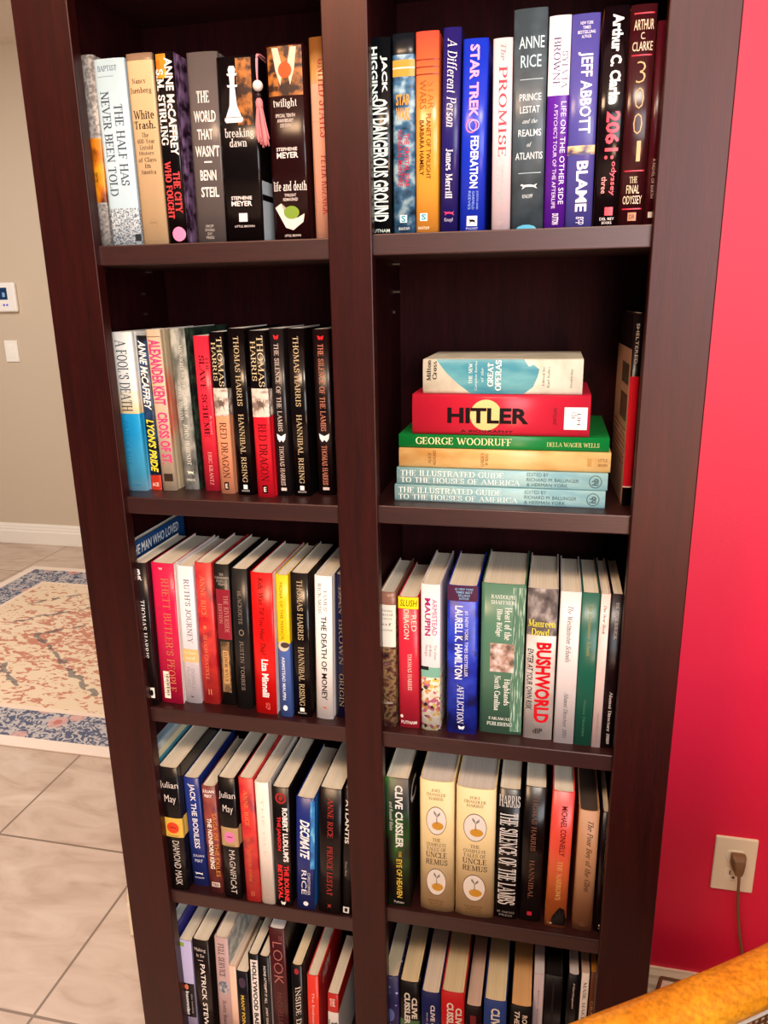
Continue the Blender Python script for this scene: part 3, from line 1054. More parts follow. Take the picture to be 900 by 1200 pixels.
book(g, 'salmon pink hardcover with red sideways lettering beside the middle post, top left shelf', -.205, -.168, .036, .239, .0, z, '#e8a488',
     [T('UNITED STATES', '#b02c34', .30, .62, .10, .48, 1, TT, .0), T('PETER KUZNICK', '#b02c34', .30, .60, .57, .87, 1, A, .0), R('#d08868', .0, 1, .40, .402, 'rule_line'), R('#d08868', .0, 1, .80, .802, 'rule_line')],
     [(.22, grad([(.75, '#e8a488'), (.86, '#c08a48'), (.97, '#7a4a20')])), (1, '#e8a488')])

# ---- second shelf, left column
g = 'books on the second shelf of the left column'
z = LS['L2']
book(g, 'hardcover with white top half and bright blue lower half, second left shelf', -.5355, -.501, .05, .2425, .0, z, '#eef0ea',
     [T("A FOOL'S DEATH", '#3c454a', .22, .72, .045, .485, 1, TT, .004), T('PATRICK ROY', '#2485b8', .2, .44, .55, .83, 1, A, -.01), S('#2485b8', DOG, .3, .75, .95, .975, P)],
     [(.36, '#eef0ea'), (.5, grad([(.5, '#e8c272'), (.62, '#eee6d0')])), (1, grad([(.0, '#9ad4ea'), (.12, '#58bfe8'), (.4, '#22a2de')]))])
book(g, 'dark hardcover with slanted white name, yellow title and red foot', -.4995, -.4815, .06, .237, .0, z, noisy([(.45, '#0e1016'), (.65, '#2c4a78')], 40),
     [T('ANNE McCAFFREY', '#f4f2ec', .15, .82, .03, .47, 1, A, .025, .3), T("LYON'S PRIDE", '#f0dc3c', .2, .9, .53, .88, 1, TT, .03, .3), R('#b8301c', 0, 1, .90, 1, 'cover_picture'), H('ACE', '#f0d8c8', .2, .8, .95, .975, P, .02)])
book(g, 'tan hardcover covered in dense pink sideways capitals', -.4785, -.4555, .058, .2455, -.003, z, '#cbb498',
     [T('ALEXANDER KENT', '#e0407a', .12, .92, .06, .455, 1, TT, .03), T('CROSS OF ST.', '#e0407a', .2, .92, .50, .83, 1, TT, .03), R('#8a6a50', .0, 1, .04, .045, 'rule_line'), R('#3a2a20', .2, .85, .89, .94, 'cover_picture')],
     side=noisy([(.47, '#c4b291'), (.6, '#d8503c')], 14, (1, 1, .5)))
book(g, 'mottled silver grey hardcover with small pale title', -.447, -.4225, .07, .2465, -.003, z, noisy([(.35, '#5c5f58'), (.5, '#8f9088'), (.65, '#bab9ae')], 75, (1, 1, .5)),
     [T('MIDNIGHT IN THE GARDEN OF', '#e8e6d8', .55, .75, .10, .54, 1, TT, .0), T('GOOD AND EVIL', '#e8e6d8', .22, .42, .35, .56, 1, TT, .0), T('JOHN BERENDT', '#ece8d8', .38, .66, .58, .84, 1, A, .0), S('#f0ead0', DOG, .3, .75, .87, .91, P), H('PRESS', '#e8e4d0', .25, .8, .93, .945, P, .0)],
     side=noisy([(.4, '#152420'), (.6, '#37503f')], 60))
book(g, 'bright red hardcover, a little shorter than its neighbours, with thin black title', -.4115, -.387, .068, .2355, .0, z, '#dc2a3e',
     [T('THE', '#5a1018', .72, .9, .13, .22, 1, TT, -.01), T('SLAVE SCHEME', '#400c14', .30, .64, .12, .64, 1, TT, .006), T('A novel', '#e8a8a0', .72, .86, .50, .62, 1, TT, -.01), T('ERIC KRANTZ', '#e8a8a0', .42, .66, .74, .96, 1, A, -.01)])
DRG = noisy([(.4, '#8a7468'), (.55, '#e0cfc0')], 120)


def dragon(x0, x1, y, h, low, txt, label):
    book(g, label, x0, x1, y, h, .0, z, BLK,
         [T('THOMAS', '#d8c49a', .52, .86, .03, .325, 1, A, -.005), T('HARRIS', '#d8c49a', .12, .42, .06, .29, 1, A, -.005), R(DRG, .0, 1, .335, .505, 'cover_picture'),
          S('#6a5a50', DOG, .3, .75, .37, .49, 'cover_picture', 2), T('RED DRAGON', txt, .30, .78, .545, .90, 1, TT, -.008), R('#1a1010', .34, .66, .925, .975, P), H('E', '#e8d8c8', .42, .58, .935, .965, P, .03)],
         [(.34, BLK), (.5, DRG), (1, low)])


dragon(-.379, -.3568, .054, .2415, '#ee9a72', '#3a2018', 'black topped hardcover with an orange lower spine and dark title')
WING = plain('#f2ece4', 0.3)


def rising(x0, x1, y, h, label, grp, zz, lean=.0, d=.155):
    book(grp, label, x0, x1, y, h, lean, zz, plain('#0d0708', 0.17),
         [T('THOMAS HARRIS', '#cbb48c', .36, .66, .045, .45, 1, A, -.006), T('HANNIBAL RISING', '#cbb48c', .36, .66, .50, .92, 1, TT, -.006), R('#f2ece6', .38, .62, .935, .962, P), H('DELACORTE', '#d8d0c8', .26, .74, .968, .978, P, .0)], d=d)


rising(-.349, -.3225, .05, .2465, 'glossy black hardcover with gold title, right of the orange and black one', g, z)
dragon(-.314, -.2885, .042, .2435, '#dc1c2c', '#4a0810', 'black topped hardcover with a bright red lower spine and picture square')


def lambs(x0, x1, y, h, label, base_, txt):
    book(g, label, x0, x1, y, h, .0, z, base_,
         [S('#d8242c', MOTH, .3, .68, .035, .065, P), T('THE SILENCE OF THE LAMBS', txt, .32, .64, .085, .60, 1, TT, -.004), S('#eaf2f4', MOTH, .18, .82, .615, .67, EM, 2), T('THOMAS HARRIS', txt, .32, .64, .69, .935, 1, A, -.004), R('#d8c8c0', .3, .7, .95, .968, P)])


lambs(-.2870, -.2655, .055, .2455, 'charcoal hardcover with a white moth emblem, left of the glossy black one', '#2c2224', '#d8c4b8')
rising(-.2610, -.2345, .056, .2455, 'glossy black hardcover with gold title, second from the middle post', g, z)
lambs(-.2265, -.2015, .068, .2435, 'dark brown hardcover with a white moth emblem, beside the middle post', '#2a1214', '#d88a70')

# ---- third shelf, left column
g = 'books on the third shelf of the left column'
z = LS['L3']
book(g, 'tall thin navy hardcover with white title on its cover, against the side panel', -.5446, -.5312, .024, .274, .0, z, '#1c4070', [], None, d=.19, bulge=.0008, side=plain('#1c4a84', .25),
     side_decor=[('R', dict(t='T', s='THE MAN WHO LOVED', c='#e8f2f6', r=(.04, .88, .025, .085), v=0, n='cover_title', b=.02, sh=.15))])
book(g, 'black hardcover with white sideways author name, half behind the left post', -.5302, -.5042, .018, .250, .0062, z, '#21181a',
     [H('B', '#f0ece8', .3, .6, .04, .08, TT, .03), H('R', '#f0ece8', .38, .68, .085, .115, TT, .03), T('THOMAS HARRIS', '#f2eee8', .42, .70, .25, .655, 1, A, .0), R('#e8e2da', .5, .86, .87, .945, P), O('#21181a', .58, .78, .885, .93, P, 2)],
     side='#2a1e20')
book(g, 'wide crimson hardcover with gold title and white barcode sticker', -.5032, -.4642, .03, .247, .0062, z, '#cc1c48',
     [H('W', '#f0d8d8', .34, .52, .03, .045, P, .03), T("RHETT BUTLER'S PEOPLE", '#c87850', .42, .74, .10, .91, 1, TT, -.004), T('DONALD McCAIG', '#b0324a', .2, .34, .3, .75, 1, A, -.01), R('#f4ecd8', .18, .46, .765, .965, 'barcode_sticker', 3)] +
     [R('#2a2020', .30, .42, .785 + i * .0135, .785 + i * .0135 + .0055 + .003 * (i % 2), 'barcode_sticker', 4) for i in range(12)] + [T('4-6-23', '#c09030', .21, .27, .79, .93, 1, 'barcode_sticker', .0)],
     side='#f0e4dc')
book(g, 'white hardcover with thin grey title and pale orange band', -.4627, -.4357, .037, .242, .0062, z, '#e6dde2',
     [T("RUTH'S JOURNEY", '#6e6870', .40, .74, .09, .55, 1, TT, -.014), R('#f0b878', .0, 1, .595, .69, LB), H('The Mammy', '#fdf0dc', .1, .9, .61, .635, LB, .0), H('novel', '#fdf0dc', .2, .8, .645, .67, LB, .0), T('DONALD', '#9a949c', .5, .72, .74, .90, 1, A, -.014), T('McCAIG', '#9a949c', .2, .42, .73, .88, 1, A, -.014), S('#2a2a30', DOG, .38, .55, .94, .965, P)])
REDM = noisy([(.38, '#c02028'), (.5, '#d83a34'), (.66, '#80202c')], 26, (1, 1, .7))
book(g, 'mottled red hardcover with orange capitals on the third left shelf', -.4332, -.4052, .04, .248, .0062, z, REDM,
     [T('ANNE RICE', '#f08a5c', .28, .58, .085, .37, 1, A, .0), T('&', '#f09a6c', .34, .52, .43, .46, 1, TT, .0), T('BLOOD CANTICLE', '#f0825c', .3, .52, .50, .82, 1, TT, .0), H('11', '#f0a070', .42, .60, .89, .93, P, .01)])
book(g, 'black hardcover with a dark red label and small tan label below it', -.4022, -.3762, .042, .2465, .0062, z, '#26221f',
     lines(['THE', 'CONSIDERED', 'COMPLETE', 'POEMS'], '#b8aca0', .06, .94, .06, .15, A, .0) + [R('#8e2030', .06, .96, .17, .52, LB), T('THE RIVERSIDE', '#c88a80', .56, .84, .21, .47, 1, LB, -.005), T('EDITION', '#c88a80', .2, .44, .27, .41, 1, LB, -.005),
      R(noisy([(.4, '#4a3828'), (.6, '#8a6a48')], 90), .2, .78, .535, .905, LB), R('#c89a62', .32, .70, .60, .84, LB, 2), T('ELINOR WYLIE', '#4a2c18', .40, .62, .61, .83, 1, LB, .01), O('#6a5038', .35, .7, .85, .9, EM, 2)])
book(g, 'plain charcoal hardcover with faint sideways lettering, left of the scarlet one', -.3712, -.3442, .036, .243, .0068, z, '#2e2c2d',
     [T('BLACKOUTS', '#8f7f74', .36, .60, .15, .38, 1, TT, -.012), O('#8a7868', .34, .66, .42, .465, EM, 1, .3), T('JUSTIN TORRES', '#8f7f74', .36, .60, .50, .86, 1, A, -.012)], side='#232122')
book(g, 'scarlet hardcover with black script title and white author name', -.3347, -.2990, .027, .2425, .0062, z, '#e01414',
     [T('Kids, Wait Till You Hear This!', '#3a0808', .30, .58, .035, .565, 1, TT, .0, .25), T('Liza Minnelli', '#f8ecec', .36, .68, .60, .875, 1, A, .03), T('GCP', '#f07060', .5, .7, .915, .965, 1, P, .0)], side='#f2e6e2')
book(g, 'narrow hardcover with yellow upper half and blue lower half, oval portrait between', -.2927, -.2728, .025, .242, .0055, z, '#f2c51c',
     [T('MONA OF THE MANOR', '#7a5c10', .30, .55, .05, .445, 1, TT, -.008), O('#d8c8b0', .02, .92, .455, .525, 'cover_picture', 2), O('#4a3a38', .25, .95, .46, .50, 'cover_picture', 3), T('ARMISTEAD MAUPIN', '#e8ecf4', .30, .56, .565, .875, 1, A, .008), O('#e8eaf2', .28, .66, .915, .955, P)],
     [(.47, '#f2c51c'), (1, '#4a66ac')])
rising(-.2715, -.2420, .03, .2445, 'glossy black hardcover with silver title between the yellow and white ones', g, z, .0062)
book(g, 'white hardcover with bold black sideways title, near the middle post', -.2335, -.2062, .03, .2425, .0066, z, '#f3ece6',
     [T('JAMES', '#7a7470', .52, .72, .09, .23, 1, A, -.012), T('RICKARDS', '#7a7470', .2, .4, .05, .25, 1, A, -.012), T('THE DEATH OF MONEY', '#141010', .36, .68, .27, .86, 1, TT, .012), S('#b05a20', DOG, .4, .64, .90, .935, P)])
book(g, 'navy hardcover with gold capitals, hidden in part by the middle post', -.2032, -.1775, .039, .2425, .006, z, plain('#12143c', .25),
     [T('DAN BROWN', '#9a8a6a', .22, .52, .08, .62, 1, A, -.014), T('ORIGIN', '#9a8a6a', .22, .50, .68, .92, 1, TT, -.014)])

# ---- fourth shelf, left column
g = 'books on the fourth shelf of the left column'
z = LS['L4']
book(g, 'tall thin pale blue magazine against the side panel, fourth left shelf', -.5446, -.5345, .02, .272, .0, z, '#7fa6bd', [], d=.205, kind='soft', paper='#b9d0da', name='magazine', cat='magazine')
book(g, 'tall thin white magazine with teal and yellow edges, left of the yellow banded book', -.5338, -.5215, .03, .268, .0, z, '#3fa0b8', [], d=.20, kind='soft', paper='#e8ecea', name='magazine', cat='magazine',
     bands=[(.05, '#d8d2b0'), (1, '#4fa0b4')])


def may(x0, x1, y, h, lean, title, disc, label, band):
    book(g, label, x0, x1, y, h, lean, z, '#191113',
         [H('Julian', '#e6dcd4', .02, .96, .11, .175, A, -.005), H('May', '#e6dcd4', .22, .80, .215, .29, A, -.005), O(disc, .2, .82, .435, .525, EM, 2), S('#802020', DOG, .35, .7, .465, .49, EM, 3),
          T(title, '#cfc4bc', .42, .76, .585, .955, 1, TT, -.004), H('KNOPF', '#5a4a40', .25, .8, .54, .55, P, .0)],
         [(.40, '#191113'), (.556, band), (1, '#191113')])


may(-.5195, -.4832, .016, .250, .003, 'DIAMOND MASK', '#e0401c', 'black hardcover with a bright yellow band and orange disc', '#dcb44a')
book(g, 'royal blue hardcover with bold silver sideways title, fourth left shelf', -.4815, -.4525, .033, .2225, .0005, z, '#22327c',
     [T('JACK THE BODILESS', '#e6e4ea', .28, .72, .05, .64, 1, TT, .02), H('JULIAN', '#d8d8e4', .2, .9, .70, .73, A, .0), H('MAY', '#d8d8e4', .3, .8, .745, .775, A, .0), S('#f0f0f4', DOG, .2, .75, .865, .90, P), H('KNOPF', '#d8d8e4', .2, .8, .915, .93, P, .0)])
book(g, 'rust brown hardcover with doubled white and orange title', -.4445, -.4192, .023, .2175, .002, z, noisy([(.4, '#5a2228'), (.6, '#94453c')], 30),
     [H('JULIAN', '#efe4dc', .06, .9, .03, .065, A, .03), H('MAY', '#efe4dc', .2, .75, .07, .10, A, .03), T('THE NONBORN KING', '#f4e6d6', .22, .56, .29, .77, 1, TT, .03), T('SAGA OF THE EXILES', '#e08a30', .62, .9, .24, .84, 1, TT, .0), R('#d8c8bc', .2, .8, .90, .945, P), H('PAN', '#5a2228', .28, .72, .905, .94, P, .02)])
may(-.4125, -.3815, .016, .2435, .0045, 'MAGNIFICAT', '#e07ab0', 'black hardcover with a tan band and pink disc', '#b8976a')
book(g, 'red hardcover with faded orange sideways lettering, between black and white ones', -.3725, -.3465, .016, .248, .002, z, REDM,
     [T('ANNE RICE', '#e0904c', .3, .58, .09, .38, 1, A, -.01), T('BLACKWOOD FARM', '#e0763c', .34, .56, .47, .83, 1, TT, -.01), H('11', '#e09060', .42, .60, .91, .95, P, .0)])
book(g, 'blank creamy white hardcover spine, fourth left shelf', -.3440, -.3205, .016, .2435, .002, z, '#efe4d8', [T('THE ISLE', '#e0d2c2', .4, .6, .12, .6, 1, TT, -.01), H('VIKING', '#cbbcae', .3, .8, .93, .945, P, -.005)])
book(g, 'black hardcover with white name and scarlet two-line title', -.3195, -.2890, .016, .238, .007, z, '#1a0d0e',
     [O('#a02020', .2, .82, .04, .13, EM, 1, .35), O('#a02020', .4, .62, .065, .105, EM, 1), T('ROBERT LUDLUM\'S', '#f6eee8', .58, .88, .16, .61, 1, A, .035), T('THE JANSON', '#e02028', .22, .48, .235, .52, 1, TT, .03), T('THE BOURNE', '#e82a30', .60, .86, .64, .95, 1, TT, .03), T('BETRAYAL', '#e82a30', .24, .5, .64, .94, 1, TT, .03), S('#efe6e0', MOTH, .36, .64, .955, .99, P)])
book(g, 'blue hardcover with slanted white sideways title and glowing edge', -.2812, -.2495, .0165, .2235, .0105, z, '#1c2a72',
     [R(noisy([(.38, '#1c3a8c'), (.55, '#2f8ad0'), (.68, '#8adcf0')], 60, (1, 1, .4)), .78, 1.0, .02, .62, 'cover_picture'), T('DECIMATE', '#f2f2f4', .22, .74, .19, .535, 1, TT, .03, .35), T('CHRISTOPHER', '#d8dcea', .64, .78, .655, .86, 1, A, .0), T('RICE', '#e6e8f2', .3, .58, .64, .86, 1, A, .0), O('#e8e8ee', .4, .68, .925, .965, P)],
     side='#2a66a8')
book(g, 'black hardcover with thin red widely spaced capitals, fourth left shelf', -.2415, -.2030, .0165, .247, .0118, z, '#1c0c0d',
     [T('ANNE RICE', '#b8342c', .38, .62, .07, .38, 1, A, -.008), T('PRINCE LESTAT', '#b8342c', .38, .62, .45, .85, 1, TT, -.008), T('X', '#c0443c', .42, .58, .92, .955, 1, P, .0)])
book(g, 'thin black hardcover with small white lettering and square mark by the middle post', -.2022, -.1850, .019, .249, .0135, z, '#170e0f',
     [T('ATLANTIS', '#ece4dc', .2, .6, .08, .42, 1, TT, .02), T('Anne Rice', '#a89a90', .3, .5, .56, .68, 1, A, .0), R('#e6ded6', .2, .8, .935, .985, P), R('#170e0f', .35, .65, .945, .975, P, 2)])

# ---- bottom shelf, left column
g = 'books on the bottom shelf of the left column'
z = LS['L5']
book(g, 'thick hardcover with violet blue spine edge, leftmost on the bottom left shelf', -.5446, -.5228, .02, .257, .0, z, '#3c3a8a', [R(noisy([(.45, '#e8e0e4'), (.55, '#c03030'), (.65, '#2c2c70')], 50), .0, 1, .0, .12, 'cover_picture')], paper='#eef0e4', d=.17, bulge=.001)
book(g, 'lilac paperback with a black title box, bottom left shelf', -.5200, -.4970, .02, .236, .005, z, '#b4aed4',
     [R('#8fae48', .05, .4, .02, .06, EM), R('#1c181c', .1, .98, .42, .76, LB), O('#d87a58', .15, .5, .43, .485, EM, 2), T('Insomniac', '#f0ece8', .2, .5, .50, .74, 1, TT, .03), T('the weekly', '#a8a0a8', .62, .8, .52, .72, 1, TT, .0)], kind='soft')
book(g, 'dark brown hardcover with white sideways name on the bottom left shelf', -.4950, -.4625, .02, .243, .006, z, '#2c1c1a',
     [H('Making', '#d8ccc4', .14, .8, .07, .11, TT, .0), H('It So', '#d8ccc4', .25, .7, .125, .155, TT, .0), R('#d8ccc4', .3, .62, .185, .19, 'rule_line'), T('PATRICK STEWART', '#f0e8e0', .42, .70, .22, .98, 1, A, .01)])
book(g, 'pinkish grey hardcover with an oval portrait on its spine', -.4510, -.4250, .02, .2575, .007, z, '#b89a98',
     [T('FULL SERVICE', '#3a2626', .26, .7, .05, .345, 1, TT, .0), O(noisy([(.4, '#5a6070'), (.6, '#b8b4b8')], 150), .12, .9, .38, .50, 'cover_picture'), T('Scotty Bowers', '#4a3030', .3, .66, .56, .82, 1, A, -.004)], side=noisy([(.4, '#8a9490'), (.6, '#cdd2cc')], 50))
book(g, 'peach coloured narrow paperback tucked behind the dark short one', -.4247, -.4115, .02, .196, .004, z, '#e6bfa6', [R('#7a1c28', 0, 1, .72, 1, LB), T('A NOVEL', '#f0d8c8', .3, .7, .76, .95, 1, TT, .0)], kind='soft', paper='#e6d0bc')
book(g, 'short navy paperback with yellow sideways title', -.4110, -.3892, .02, .187, .004, z, '#221c28',
     [O('#3a2440', .2, .8, .07, .2, EM), T('MANY POINT STARS', '#e0b838', .32, .62, .29, .92, 1, TT, .02)], kind='soft', d=.12)
book(g, 'black hardcover with a white lettered block down its spine', -.3860, -.3660, .02, .232, .005, z, '#1c1416',
     [R('#e8e0da', .22, .9, .05, .93, LB), T('HOLLYWOOD BABYLON', '#2a2022', .36, .78, .07, .90, 1, TT, .03)])
book(g, 'thin black hardcover with small white sideways title, left of the tall maroon one', -.3645, -.3450, .02, .232, .0045, z, '#1a1213',
     [T('NONE ATTEMPT IT ALL', '#ece2da', .42, .66, .09, .46, 1, TT, .01), T('JOEY SOLOMON', '#ece2da', .42, .66, .50, .80, 1, A, .01)], side='#dcd8d4')
book(g, 'tall maroon hardcover with large thin sideways letters', -.3440, -.3140, .026, .292, .004, z, '#431417',
     [T('THE', '#9a5a52', .6, .85, .05, .085, 0, TT, -.012), T('LOOK', '#b87068', .22, .8, .10, .42, 1, TT, -.018), T('MICHELLE OBAMA', '#7a3a38', .36, .62, .49, .97, 1, A, -.012)], side='#281214', paper='#f0ecea')
book(g, 'black hardcover with slanted white sideways letters and red dot', -.3045, -.2835, .02, .225, .005, z, '#1a1214',
     [O('#a01c2c', .3, .7, .03, .09, EM), T('INSIDE DEAD', '#e8dcd2', .34, .80, .20, .78, 1, TT, .0, -.3)], paper='#ecd8b4', side='#3a2a26')
book(g, 'orange red hardcover with white sideways title near the middle post', -.2755, -.2545, .02, .208, .005, z, '#d83a2c',
     [T('The Enthusiasm of Things', '#f4d8cc', .36, .62, .18, .92, 1, TT, -.005)], side=plain('#a81a20', .3), side_decor=[('R', dict(t='T', s='HIM', c='#f0e0dc', r=(.15, .45, .06, .2), v=0, n='cover_title', b=.0, sh=.2))])
book(g, 'small paperback with red head and white spine, rightmost on the bottom left shelf', -.2385, -.2190, .02, .174, .005, z, '#e6e0da',
     [H('THE', '#f0d0c8', .2, .7, .06, .16, TT, .03), H('Lost', '#1c2038', .1, .9, .34, .44, TT, .03), H('BOYS', '#1c2038', .1, .9, .48, .62, TT, .03)], [(.24, '#b82c24'), (1, '#e6e0da')], kind='soft', d=.13)

# ---- top shelf, right column
g = 'books on the top shelf of the right column'
z = RS['R1']
book(g, 'black hardcover with tall white sideways capitals, leftmost on the top right shelf', -.1302, -.1000, .03, .2275, .001, z, plain('#0b0e12', .18),
     [T('JACK', '#dff0e8', .58, .86, .09, .27, 1, A, .03), T('HIGGINS', '#dff0e8', .16, .46, .045, .305, 1, A, .03), T('ON DANGEROUS GROUND', '#e6f4ec', .16, .86, .30, .93, 1, TT, .03), H('PUTNAM', '#c8d8d0', .1, .9, .97, .988, P, .01)])
book(g, 'starry blue hardcover with a gold band and red title', -.0975, -.0700, .03, .2295, .001, z, SKY,
     [R('#c9983e', 0, 1, .125, .205, LB), R('#e8e0c8', 0, 1, .16, .168, 'rule_line', 2), H('STAR', '#d89a3c', .15, .8, .29, .345, TT, .03), H('WARS', '#d89a3c', .15, .8, .355, .42, TT, .03), T('THE CRYSTAL STAR', '#c82c40', .52, .74, .485, .755, 1, TT, .01), T('VONDA N. McINTYRE', '#b82438', .22, .44, .465, .75, 1, A, .01),
      R('#e8f0ee', .3, .64, .90, .94, P), H('S', '#2a9cb0', .36, .58, .903, .937, P, .03), H('BANTAM', '#d8e0e4', .25, .75, .965, .98, P, .0)], [(.1, '#1c2430'), (1, SKY)])
book(g, 'hardcover fading from coral red to golden yellow, with black title', -.0683, -.0398, .03, .2295, .001, z, grad([(.0, '#e8963c'), (.25, '#f0a83a'), (.55, '#f09838'), (.85, '#e8683c'), (1.0, '#e0503c')], .24, .02),
     [R('#8a2418', 0, 1, f, f + .006, 'rule_line') for f in (.13, .165, .20)] + [T('STAR', '#b86a30', .52, .82, .24, .37, 1, TT, -.01), T('WARS', '#a85a28', .16, .46, .23, .37, 1, TT, .0), T('PLANET OF TWILIGHT', '#3a1c08', .46, .66, .395, .72, 1, TT, .0), T('BARBARA HAMBLY', '#3a1c08', .16, .36, .425, .70, 1, A, .01),
      R('#e8f0ee', .18, .52, .895, .935, P), H('S', '#2a9cb0', .24, .46, .90, .93, P, .03), H('BANTAM', '#f8e8c8', .1, .6, .965, .98, P, .0)])
book(g, 'deep violet hardcover with slanted white sideways title', -.0370, -.0153, .03, .231, .0035, z, plain('#251c68', .25),
     [T('A Different Person', '#eae4f0', .26, .78, .05, .47, 1, TT, .0, .25), T('James Merrill', '#f2eef4', .26, .66, .575, .825, 1, A, .015), S('#e03a6a', DOG, .2, .8, .885, .915, P), H('Knopf', '#c8bcd8', .25, .75, .925, .95, P, .0)], side='#1c164c')
book(g, 'royal blue hardcover with pink and white capitals', -.0122, .0178, .03, .217, .003, z, plain('#1a34c4', .25),
     [T('STAR TREK', '#f0a8d0', .28, .66, .03, .395, 1, TT, .035), O('#f080a8', .16, .62, .40, .475, EM, 1, .22), O('#c8c0e8', .3, .72, .405, .465, EM, 2, .15), T('FEDERATION', '#dfe6f8', .38, .72, .49, .765, 1, TT, .03)] +
     [T(s, '#8fb0ec', .34 + .16 * (2 - i), .44 + .16 * (2 - i), .78, .88, 1, A, .0) for i, s in enumerate(('JUDITH AND', 'GARFIELD', 'REEVES'))] + [R('#eef0f4', .3, .74, .915, .97, P), S('#10182c', DOG, .38, .68, .92, .965, P, 2), H('POCKET', '#c8d4f4', .28, .78, .978, .99, P, .0)])
book(g, 'pale pink hardcover with thin rose sideways title', .0283, .0512, .03, .215, -.002, z, '#e6cfd4',
     [T('The', '#d8909c', .4, .66, .03, .11, 1, TT, -.01, .2), T('PROMISE', '#bc4654', .32, .74, .14, .60, 1, TT, .004), T('DAMON GALGUT', '#9fc0c0', .46, .62, .65, .86, 1, A, -.01), T('A NOVEL', '#a8c4c4', .24, .4, .65, .84, 1, A, -.01), H('P', '#c8a8a8', .4, .6, .95, .97, P, -.01)])
book(g, 'tallest slate grey hardcover with silver capitals in rows, top right shelf', .0530, .0918, .03, .243, -.003, z, noisy([(.4, '#3a464e'), (.6, '#4c5a63')], 30),
     [H('ANNE', '#c4dce4', .16, .92, .12, .172, A, .005), H('RICE', '#b8d4e0', .22, .84, .20, .255, A, .005), R('#b8ccd4', .2, .9, .305, .308, 'rule_line'), H('PRINCE', '#dce8ec', .2, .86, .37, .402, TT, .005), H('LESTAT', '#dce8ec', .22, .82, .425, .457, TT, .005), H('and the', '#dce8ec', .3, .76, .483, .503, TT, .0, .3), H('REALMS', '#dce8ec', .18, .88, .53, .562, TT, .005),
      H('of', '#dce8ec', .45, .6, .59, .61, TT, .0, .3), H('ATLANTIS', '#dce8ec', .1, .94, .635, .668, TT, .005), R('#b8ccd4', .2, .9, .73, .733, 'rule_line'), S('#e8f0f0', DOG, .26, .8, .775, .81, P), H('KNOPF', '#d8e4e8', .34, .66, .832, .85, P, .0), S('#5ab0d0', [(0, 1), (.15, .4), (.35, .1), (.65, .1), (.85, .4), (1, 1)], .12, .82, .975, .999, 'cover_picture')])
book(g, 'hardcover with white top and purple lower spine', .0928, .1178, .03, .233, -.0018, z, '#efe8ee',
     [T('SYLVIA', '#6a5a7c', .64, .9, .16, .33, 1, A, -.005), T('BROWNE', '#5c4a78', .24, .56, .095, .32, 1, A, -.005), T('LIFE ON THE OTHER SIDE', '#e4d4f0', .66, .9, .39, .88, 1, TT, .0), T("A PSYCHIC'S TOUR OF THE AFTERLIFE", '#e0ccf0', .34, .52, .40, .90, 1, TT, .0), T('DUTTON', '#e8dcf4', .4, .7, .925, .98, 1, P, .02)],
     [(.36, '#efe8ee'), (1, '#5c1c9c')])
book(g, 'periwinkle hardcover with bold white name and a rock picture strip', .1186, .1505, .03, .2325, -.002, z, '#514c9c',
     lines(['NEW YORK', 'TIMES', 'BESTSELLING', 'AUTHOR'], '#e0def0', .22, .84, .035, .115, A, .01) + [T('JEFF ABBOTT', '#f2f0f6', .26, .80, .17, .545, 1, A, .02), R(noisy([(.38, '#4a4066'), (.5, '#c8a878'), (.66, '#ead8b0')], 60, (1, 1, 1.5)), 0, 1, .60, .645, 'cover_picture'), T('BLAME', '#f6f4f8', .36, .78, .675, .92, 1, TT, .03), T('gcp', '#d8d4ec', .4, .7, .945, .985, 1, P, .0)])
book(g, 'glossy black hardcover with white brush-script name and red numerals', .1525, .1810, .03, .2375, .0, z, plain('#10060a', .14),
     [T('Arthur C. Clarke', '#f2efec', .34, .78, .035, .43, 1, A, .04), T('2061:', '#f04a5c', .3, .86, .46, .68, 1, TT, .03), T('odyssey', '#f04a5c', .56, .82, .69, .85, 1, TT, .01), T('three', '#f0a0a0', .24, .46, .76, .84, 1, TT, .01), R('#d83a48', .44, .78, .905, .945, P), H('DEL REY', '#f0e4e0', .25, .85, .955, .968, P, .0), H('BOOKS', '#f0e4e0', .35, .75, .974, .987, P, .0)], side='#5a2c20', lside='#c07850')  # orange left board paints in a reflection along the cover edge
book(g, 'dark maroon hardcover with tall thin gold numerals', .1822, .2108, .03, .2365, .0, z, plain('#370e14', .2),
     [R('#c8283c', .12, .9, f, f + .006, 'rule_line') for f in (.035, .215, .735, .915)] + [H('ARTHUR', '#e6cfae', .14, .9, .065, .11, A, .0), H('C.', '#e6cfae', .42, .6, .12, .15, A, .0), H('CLARKE', '#e6cfae', .12, .9, .16, .20, A, .0)] +
     [T(c, '#d0a468', q, .70, f, f + .095, 0, TT, -.022) for c, f, q in (('3', .245, .34), ('0', .36, .34), ('0', .475, .34), ('1', .60, .54))] + [H('THE', '#e6cfae', .34, .66, .765, .795, TT, .0), H('FINAL', '#e6cfae', .24, .76, .805, .845, TT, .0), H('ODYSSEY', '#e6cfae', .12, .88, .855, .895, TT, .0), R('#c87848', .36, .7, .935, .975, P), H('DR', '#370e14', .42, .64, .945, .967, P, .01)], lside='#c07048')
book(g, 'thin wine red hardcover squeezed against the right post, top right shelf', .2122, .2245, .03, .2185, .0, z, plain('#4a0c1a', .22), [T('A NOVEL OF EARTH', '#d8b8b0', .4, .66, .66, .86, 1, TT, .0), R('#e8dcd4', .3, .7, .93, .96, P)], lside='#b06a44')

# ---- second shelf, right column: flat stack and one upright
g = 'books stacked flat on the second right shelf'
z = RS['R2']


